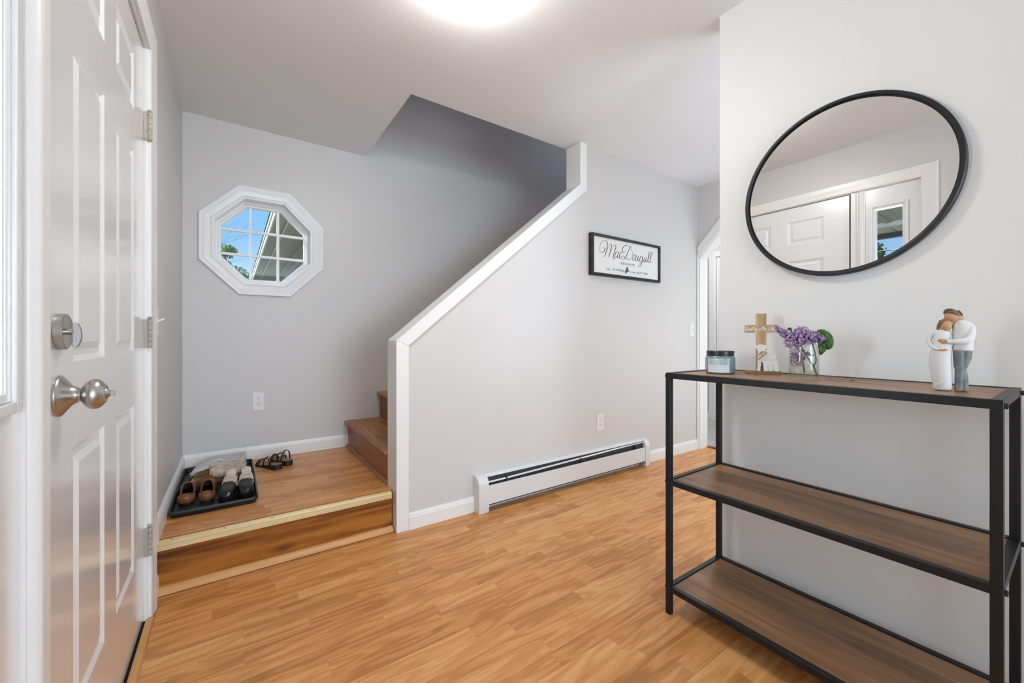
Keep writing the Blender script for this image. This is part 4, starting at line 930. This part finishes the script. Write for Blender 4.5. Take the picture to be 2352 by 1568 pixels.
def panicle(par, c0, c1, r0, r1, n, mats, s=.0046, name='florets'):
    mbs = {m: MB() for m in mats}; core = MB()
    for i in range(n):
        u = rl.random() ** .8; c = c0.lerp(c1, u); r = r0 + (r1 - r0) * u; d = Vector((rl.gauss(0, 1), rl.gauss(0, 1), rl.gauss(0, 1))).normalized()
        rr_ = r * rl.uniform(.62, 1.05); floret(mbs[rl.choice(mats)], c + d * rr_, (d + Vector((rl.uniform(-.4, .4), rl.uniform(-.4, .4), rl.uniform(-.4, .4)))).normalized(), s * rl.uniform(.75, 1.15))
    for m, q in mbs.items():
        o = q.build(name, M[m], par); o['kind'] = 'stuff'
    ax = (c1 - c0)
    core.tube([c0, c0.lerp(c1, .5), c1], [.0016, .0012, .0006], 6)
    for i in range(26):
        u = rl.random(); c = c0.lerp(c1, u); d = Vector((rl.gauss(0, 1), rl.gauss(0, 1), rl.gauss(0, 1))).normalized(); core.tube([c, c + d * (r0 + (r1 - r0) * u) * .75], [.0006, .0004], 4)
    core.build('panicle_stalks', M['stem'], par)
def leaf(par, pts, wid, mat=None, name='leaf'):
    P = smooth_path(pts, 4); n = len(P); mb = MB(); secs = []
    for i, p in enumerate(P):
        u = i / (n - 1); d = (P[min(i + 1, n - 1)] - P[max(i - 1, 0)]).normalized(); sd_ = d.cross(VD).normalized(); wdt = wid * (math.sin(math.pi * min(1, u * .93 + .04)) ** .75) * (1.15 - .45 * u)
        secs.append([p - sd_ * wdt - VD * .003 * (wdt / wid), p - sd_ * wdt * .5 - VD * .002, p + VD * .001, p + sd_ * wdt * .5 - VD * .002, p + sd_ * wdt - VD * .0035 * (wdt / wid)])
    mb.loft(secs, False, False); return mb.build(name, mat or M['leaf'], par, 0, 60, solid=.0005)
jb = Vector((JX, JY, TOPZ))
def sprig(label): return thing('lilac_sprig', label, 'flower', tuple(jb), 0, 'lilac sprigs in the glass jar')
s1 = sprig('lilac sprig leaning left over the jar rim towards the cross')
panicle(s1, P3(560, 440, -.004), P3(230, 235, -.010), .0185, .0075, 330, ['lilac2', 'lilac'])
MB().tube(smooth_path([P3(560, 440), P3(680, 640), P3(800, 900, .01), P3(860, 1250, .012)]), [.0016, .002, .002, .002], 7).build('stem', M['stem'], s1, 0, 60)
s2 = sprig('full lilac sprig standing upright in the middle of the jar')
panicle(s2, P3(730, 520, -.012), P3(800, 330, -.006), .030, .021, 520, ['lilac', 'lilac', 'lilac2'])
panicle(s2, P3(520, 560, -.008), P3(640, 520, -.014), .020, .026, 260, ['lilac', 'lilac2'])
panicle(s2, P3(720, 780, -.004), P3(690, 990, -.008), .024, .020, 260, ['lilacd', 'lilac2', 'lilac'], .0040)
MB().tube(smooth_path([P3(760, 600), P3(900, 850), P3(1050, 1085, .0), P3(1145, 1310, .004)]), [.0018, .0022, .0026, .0022], 8).build('stem', M['stem'], s2, 0, 60)
s3 = sprig('lilac sprig with green leaves on the right of the jar')
panicle(s3, P3(960, 480, -.010), P3(1060, 400, -.006), .0245, .016, 330, ['lilac', 'lilac', 'lilac2'])
panicle(s3, P3(1180, 500, -.004), P3(1235, 470, -.002), .0125, .008, 90, ['lilac'])
MB().tube(smooth_path([P3(1010, 500), P3(1090, 800), P3(1110, 980), P3(1055, 1080)]), [.0018, .002, .0022, .002], 8).build('stem', M['stem'], s3, 0, 60)
leaf(s3, [P3(1120, 420, .012), P3(1190, 350, .014), P3(1290, 390, .012), P3(1370, 480, .008), P3(1410, 610, .004), P3(1400, 690, .0)], .0150)
leaf(s3, [P3(1150, 470, .016), P3(1230, 540, .014), P3(1320, 590, .010), P3(1380, 650, .006), P3(1355, 710, .002)], .0125)
leaf(s3, [P3(1180, 560, .012), P3(1240, 600, .010), P3(1255, 690, .008), P3(1200, 830, .006)], .0135)
leaf(s3, [P3(560, 300, .01), P3(520, 255, .012), P3(470, 262, .012)], .006)
leaf(s3, [P3(900, 760, -.01), P3(960, 820, -.012), P3(1070, 845, -.012)], .0055)
ff = []
for k, (x, y, a) in enumerate(((1.588, .484, 0), (1.560, .420, 1.0), (1.500, .668, 2.1))):
    o = thing('fallen_floret', ('tiny withered lilac floret on the table right of the jar', 'second tiny withered lilac floret, farther right of the jar', 'tiny withered lilac floret on the table in front of the lamb')[k], 'petal', (x, y, TOPZ), a, 'fallen lilac florets on the table top')
    mb = MB(); floret(mb, Vector((0, 0, .0022)), Vector((.2, .1, 1)).normalized(), .0038); mb.build('petals', M['lilacd'], o); MB().tube([(0, 0, .0008), (.006, .003, .0008)], .0005, 5).build('stalk', M['stem'], o)
# ------------------------------------------------------------------ couple figurine
fx, fy = 1.480, .205
fg = thing('couple_figurine', 'carved figurine of an embracing couple, woman in white dress, man in jeans', 'figurine', (fx, fy, TOPZ), math.atan2(-.9905, .137)); fg.scale = (.70, .78, 1)
# local x = to the viewer's right, +y = away from the viewer, z up; k = metres per unit of the sketch grid
k = .1668e-3
def F(px, py, d=0): return Vector(((px - 800) * k, d * k, (1405 - py) * k))
def body(name, mat, rings, sub=1, tilt=0):
    mb = MB(); secs = []
    for (px, py, rx, ry, d) in rings:
        c = F(px, py, d); secs.append([c + Vector((rx * k * math.cos(2 * math.pi * j / 24), ry * k * math.sin(2 * math.pi * j / 24), 0)) for j in range(24)])
    mb.loft(secs); return mb.build(name, M[mat], fg, 0, 70, sub=sub)
def limb(name, mat, P, rr_, flat=1): 
    mb = MB(); mb.tube(smooth_path([F(*p) for p in P], 4), [x * k for x in interp(rr_, 4)], 14, flat=flat); return mb.build(name, M[mat], fg, 0, 70)
def interp(a, n):
    out = []
    for p, q in zip(a[:-1], a[1:]): out += [p + (q - p) * j / n for j in range(n)]
    return out + [a[-1]]
dress = body('dress', 'fig_white', [(690, 1403, 128, 105, 0), (690, 1385, 145, 118, 0), (688, 1320, 148, 120, 0), (675, 1200, 160, 128, 0), (657, 1080, 178, 138, 0), (650, 980, 180, 142, 0), (652, 880, 172, 142, -6), (664, 800, 160, 142, -16), (680, 730, 146, 140, -26), (686, 670, 136, 124, -18), (688, 600, 134, 108, -6), (688, 545, 140, 96, 0), (686, 510, 138, 82, 4), (690, 492, 105, 66, 6), (700, 480, 62, 50, 6)])
limb('dress_fold', 'fig_white', [(560, 1340, -105), (640, 1290, -122), (720, 1240, -118), (760, 1200, -100)], [4, 13, 13, 3])
limb('woman_sleeve', 'fig_white', [(590, 522, 4), (520, 560, -4), (492, 610, -14), (492, 680, -40), (545, 750, -110), (615, 785, -142)], [44, 50, 46, 42, 33, 27])
def hand(name, wrist, tip, up, size, par_flat=.55):
    """carved hand: palm, four fingers of unequal length laid together and a thumb leaving the side of the palm"""
    mb = MB(); W0, T0 = F(*wrist), F(*tip); d = (T0 - W0); L = d.length; d.normalize(); u = Vector(up).normalized(); s = d.cross(u).normalized()
    mb.tube([W0 - d * L * .06, W0 + d * L * .18, W0 + d * L * .40, W0 + d * L * .56], [size * .62 * k, size * .92 * k, size * 1.0 * k, size * .8 * k], 12, flat=par_flat, up=u)
    for i, (o_, ln) in enumerate(((-.72, .86), (-.25, 1.0), (.22, .96), (.66, .80))):
        st_ = W0 + d * L * .46 + s * size * k * o_; en = W0 + d * L * ln + s * size * k * o_ * .62 - u * size * k * .30
        mb.tube(smooth_path([st_, st_.lerp(en, .5) + u * size * k * .10, en], 3), interp([size * .27 * k, size * .25 * k, size * .15 * k], 3), 8)
    st_ = W0 + d * L * .16 - s * size * k * .7; mb.tube(smooth_path([st_, st_ + d * L * .20 - s * size * k * .42, st_ + d * L * .40 - s * size * k * .38], 3), interp([size * .28 * k, size * .26 * k, size * .16 * k], 3), 8)
    return mb.build(name, M['fig_skin'], fg, 0, 70)
hand('woman_hand', (612, 782, -140), (778, 790, -158), (0, -1, .25), 27)
body('man_shirt', 'fig_white', [(982, 802, 152, 108, 30), (982, 790, 156, 112, 30), (985, 740, 150, 112, 30), (990, 660, 156, 118, 30), (1000, 560, 172, 124, 30), (1002, 480, 176, 122, 30), (995, 420, 165, 112, 28), (975, 375, 125, 92, 24), (945, 345, 75, 68, 20), (935, 338, 50, 52, 18)])
limb('man_sleeve', 'fig_white', [(1050, 425, 20), (1092, 470, 0), (1098, 530, -22), (1075, 600, -60), (1030, 648, -110), (900, 660, -150), (758, 666, -158)], [60, 74, 72, 64, 52, 40, 28])
hand('man_hand', (756, 662, -158), (610, 640, -156), (0, -1, .2), 31)
MB().ell(F(1130, 668, 40), 26 * k, 34 * k, 32 * k).build('woman_far_hand', M['fig_skin'], fg, 0, 70)
limb('man_leg', 'fig_jeans', [(935, 800, 20), (935, 900, 16), (930, 1010, 10), (940, 1070, 8), (935, 1200, 10), (930, 1330, 10), (928, 1392, 10)], [98, 92, 82, 74, 70, 68, 70])
limb('man_leg', 'fig_jeans', [(1030, 800, 45), (1020, 900, 45), (985, 1010, 45), (975, 1075, 42), (995, 1200, 42), (1005, 1330, 42), (1008, 1388, 42)], [98, 88, 74, 66, 64, 66, 68])
for (a, b) in ((915, -10), (1000, 30)):
    MB().ell(F(a, 1393, b - 20), 50 * k, 92 * k, 16 * k).build('man_shoe', M['fig_shoe'], fg, 0, 70)
limb('woman_neck', 'fig_skin', [(690, 500, 6), (702, 465, 0), (720, 430, -6)], [56, 46, 44])
def head(name, c, rx, ry, rz, rot): 
    return MB().ell(F(*c), rx * k, ry * k, rz * k, 24, 16, rot).build(name, M['fig_skin'], fg, 0, 70)
RY_ = lambda a: Matrix.Rotation(R(a), 3, 'Y')
hw_ = head('woman_head', (752, 425, -24), 80, 84, 92, RY_(38))
MB().ell(F(742, 402, 6), 96 * k, 88 * k, 92 * k, 24, 16, RY_(38)).build('woman_hair', M['fig_hair2'], fg, 0, 70)
limb('woman_hair_fall', 'fig_hair2', [(690, 360, 20), (660, 420, 40), (640, 470, 60), (630, 500, 70)], [52, 56, 46, 26])
limb('man_neck', 'fig_skin', [(955, 352, 20), (920, 318, 10), (880, 290, 0)], [66, 62, 66])
head('man_head', (822, 290, -10), 116, 88, 82, RY_(20))
MB().ell(F(832, 252, 14), 138 * k, 102 * k, 78 * k, 24, 16, RY_(20)).build('man_hair', M['fig_hair'], fg, 0, 70)
limb('man_hair_nape', 'fig_hair', [(890, 240, 34), (930, 272, 40), (955, 296, 40), (965, 306, 40)], [66, 58, 44, 20])
MB().ell(F(905, 285, -58), 20 * k, 12 * k, 26 * k, 14, 10).build('man_ear', M['fig_skin'], fg, 0, 70)
# ------------------------------------------------------------------ outdoors
struct(MB().box(-60, 60, -40, 90, -1.2, -.9), 'ground', M['grass'], 'lawn outside the house', 'ground')
# wing of the house seen through the octagonal window: eave running away from the wall
wg = thing('house_wing', 'grey-green wing of the house with deep eave outside the octagonal window', 'house', (0, 0, 0), kind='structure')
EY0, EY1, EZ = YO + T + .01, 11.5, 2.395
MB().box(.385, .405, EY0, EY1, EZ - .005, EZ + .125).box(.372, .386, EY0, EY1, EZ + .07, EZ + .135).build('fascia', M['fascia'], wg)
MB().box(.405, .53, EY0, EY1, EZ + .02, EZ + .035).build('eave_board', M['soffit'], wg)
MB().box(.53, .552, EY0, EY1, EZ + .004, EZ + .03).build('eave_trim', M['fascia'], wg)
y = EY0
while y < EY1 - .02:
    MB().box(.552, .848, y + .003, min(y + .15, EY1), EZ + .012 + .004 * 0, EZ + .026).build('soffit_panel', M['soffit'], wg); y += .153
MB().box(.552, .86, EY0, EY1, EZ + .022, EZ + .03).build('soffit_back', M['dark'], wg)
MB().box(.848, .868, EY0, EY1 - .3, EZ - .03, EZ + .03).build('frieze_cap', M['cream_trim'], wg)
MB().box(.862, .90, EY0, EY1 - .3, EZ - .20, EZ - .03).build('frieze', M['siding'], wg)
z = EZ - .20; 
while z > -.8:
    MB().prism([(.870, z - .10), (.885, z), (.90, z), (.90, z - .10)], EY0, EY1 - .3, 'xz').build('siding_board', M['siding'], wg) if z > .9 else None
    z -= .102
MB().box(.90, 4.2, EY0, EY1 - .3, -.9, EZ).build('wing_body', M['siding'], wg)
MB().prism([(.36, EZ + .125), (2.6, EZ + 1.5), (4.6, EZ + .125)], EY0, EY1 + .02, 'xz').build('roof', M['roofing'], wg)
# porch over the entry door, seen in the mirror through the sidelight
pc = thing('porch_roof', 'green-grey porch ceiling outside the entry door', 'porch', (0, 0, 0), kind='structure')
PZ = 2.30
for kx in range(6):
    x1_ = XD - T - .01 - kx * .36; MB().box(x1_ - .345, x1_, -1.5, 2.75, PZ, PZ + .015).build('ceiling_panel', M['soffit'], pc)
MB().box(XD - T - .01 - 2.17, XD - T - .01, -1.5, 2.75, PZ + .012, PZ + .06).build('ceiling_back', M['dark'], pc)
for ky in range(18): MB().box(-2.5, XD - T - .01, -1.5 + ky * .23, -1.44 + ky * .23, PZ - .012, PZ).build('ceiling_batten', M['soffit'], pc)
MB().box(-2.62, -2.50, -1.5, 2.75, PZ - .05, PZ + .05).build('beam', M['fascia'], pc)
for ky in range(10): MB().box(-2.86, -2.62, -1.5 + ky * .40, -1.115 + ky * .40, PZ - .048, PZ - .03).build('eave_panel', M['cream_trim'], pc)
MB().box(-2.96, -2.86, -1.5, 2.75, PZ - .10, PZ + .03).build('gutter', M['blackmetal'], pc)
MB().box(-2.96, XD - T, -1.5, 2.75, PZ + .06, PZ + .12).build('roof_slab', M['roofing'], pc)
def leafcloud(mb, c, r, n, s, rnd):
    for i in range(n):
        d = Vector((rnd.gauss(0, 1), rnd.gauss(0, 1), rnd.gauss(0, 1))).normalized() * r * rnd.random() ** .45; p = Vector(c) + Vector((d.x, d.y, d.z * .75))
        a = Vector((rnd.gauss(0, 1), rnd.gauss(0, 1), rnd.gauss(0, 1))).normalized(); b = a.orthogonal().normalized(); q = s * rnd.uniform(.6, 1.3)
        i0 = len(mb.v); mb.v += [tuple(p - a * q), tuple(p + b * q * .6), tuple(p + a * q), tuple(p - b * q * .6)]; mb.f.append((i0, i0 + 1, i0 + 2, i0 + 3))
def branchy(mb, p, d, L, r, depth, rnd, spread=.5):
    p = Vector(p); d = Vector(d).normalized(); pts = [p]; q = p; dd = d
    for i in range(4): dd = (dd + Vector((rnd.uniform(-1, 1), rnd.uniform(-1, 1), rnd.uniform(-.5, .8))) * .12).normalized(); q = q + dd * L / 4; pts.append(q)
    mb.tube(pts, [r * (1 - .13 * i) for i in range(5)], 5)
    if depth:
        for i in range(3 if depth > 1 else 4):
            o_ = pts[rnd.choice([2, 3, 4])]; nd = (dd + Vector((rnd.uniform(-1, 1), rnd.uniform(-1, 1), rnd.uniform(-.4, .9))) * spread).normalized(); branchy(mb, o_, nd, L * rnd.uniform(.55, .75), r * .55, depth - 1, rnd, spread)
def tree(name, label, base, height, clouds, leaf_s, seed, fol='foliage'):
    rnd = random.Random(seed); t_ = thing(name, label, 'tree', base)
    mb = MB(); mb.tube([(0, 0, 0), (.1, .0, height * .4), (.0, .1, height * .72)], [.16, .12, .05], 8)
    for (c, r, n) in clouds: mb.tube([(0.05, .05, height * .45), (c[0] * .6, c[1] * .6, (height * .5 + c[2]) / 2), c], [.06, .04, .015], 5)
    mb.build('trunk', M['bark'], t_, 0, 50); mb = MB()
    for (c, r, n) in clouds: leafcloud(mb, c, r, n, leaf_s, rnd)
    o = mb.build('foliage', M[fol], t_); o['kind'] = 'stuff'
tree('maple_tree', 'bright green leafy tree low on the left of the octagonal window', (-.9, 19, -.9), 6, [((.72, 0, 5.22), .36, 300), ((.1, 0, 5.1), .5, 380), ((.45, 0, 4.60), .50, 480), ((1.0, 0, 4.32), .46, 440), ((1.3, .1, 3.85), .50, 480), ((.4, 0, 3.8), .85, 700), ((1.6, .2, 3.45), .40, 380), ((.9, .2, 3.3), .75, 700), ((-.9, 0, 4.6), .9, 500)], .068, 11)
tree('maple_tree', 'green tree showing below the eave at the bottom of the octagonal window', (2.2, 30, -.9), 6, [((-.6, 0, 5.3), .7, 300), ((.6, 0, 5.1), .9, 400), ((1.8, 0, 5.0), .8, 350), ((-1.6, 0, 5.2), .7, 300), ((0, 0, 4.2), 1.4, 500)], .11, 12)
bt = thing('bare_tree', 'leafless tree with thin grey branches beyond the octagonal window', 'tree', (-1.6, 17, -.9))
mb = MB(); rb = random.Random(21); mb.tube([(0, 0, 0), (.1, 0, 3.0), (.3, 0, 4.4)], [.10, .07, .035], 7)
for i in range(4): branchy(mb, (.1 + .03 * i, 0, 3.9 + .42 * i), (.9, rb.uniform(-.3, .3), .30 + .12 * i), 1.35, .0060, 2, rb, .5)
mb.build('branches', M['bark'], bt, 0, 60)
bt = thing('bare_tree', 'small leafless tree behind the leafy tree under the eave', 'tree', (1.0, 22, -.9))
mb = MB(); rb = random.Random(33); mb.tube([(0, 0, 0), (0, 0, 3.2)], [.06, .03], 6)
for i in range(6): branchy(mb, (0, 0, 2.6 + .12 * i), (rb.uniform(-.6, .6), 0, 1), 1.1, .008, 2, rb, .5)
mb.build('branches', M['bark'], bt, 0, 60)
# conifer and cables seen in the mirror
pt_ = thing('pine_tree', 'conifer beyond the porch, reflected in the round mirror', 'tree', (-10.2, 3.15, -.9))
mb = MB(); mb.tube([(0, 0, 0), (0, 0, 4.1)], [.14, .02], 7); mb.build('trunk', M['bark'], pt_); mb = MB(); rp = random.Random(5)
for i in range(60):
    z = 1.2 + 2.95 * i / 60; rr_ = .95 * (1 - (i / 60) ** 1.15) + .10; a = rp.uniform(0, 6.28)
    for q_ in range(5): u = .25 + .75 * q_ / 4; leafcloud(mb, (rr_ * u * math.cos(a), rr_ * u * math.sin(a), z + .25 * u * u), .11, 10, .05, rp)
o = mb.build('needles', M['needles'], pt_); o['kind'] = 'stuff'
for z_, nm in ((3.10, 'upper'), (2.72, 'lower')):
    cb = MB().tube([(-9, -9, z_ - .1), (-9, 0, z_ - .16), (-9, 3, z_ - .06), (-9, 12, z_ + .05)], .011, 6).build('overhead_cable', M['wire'], None, 0, 60)
    tag(cb, nm + ' black overhead cable beyond the porch, reflected in the mirror', 'cable')
bpy.context.view_layer.update()
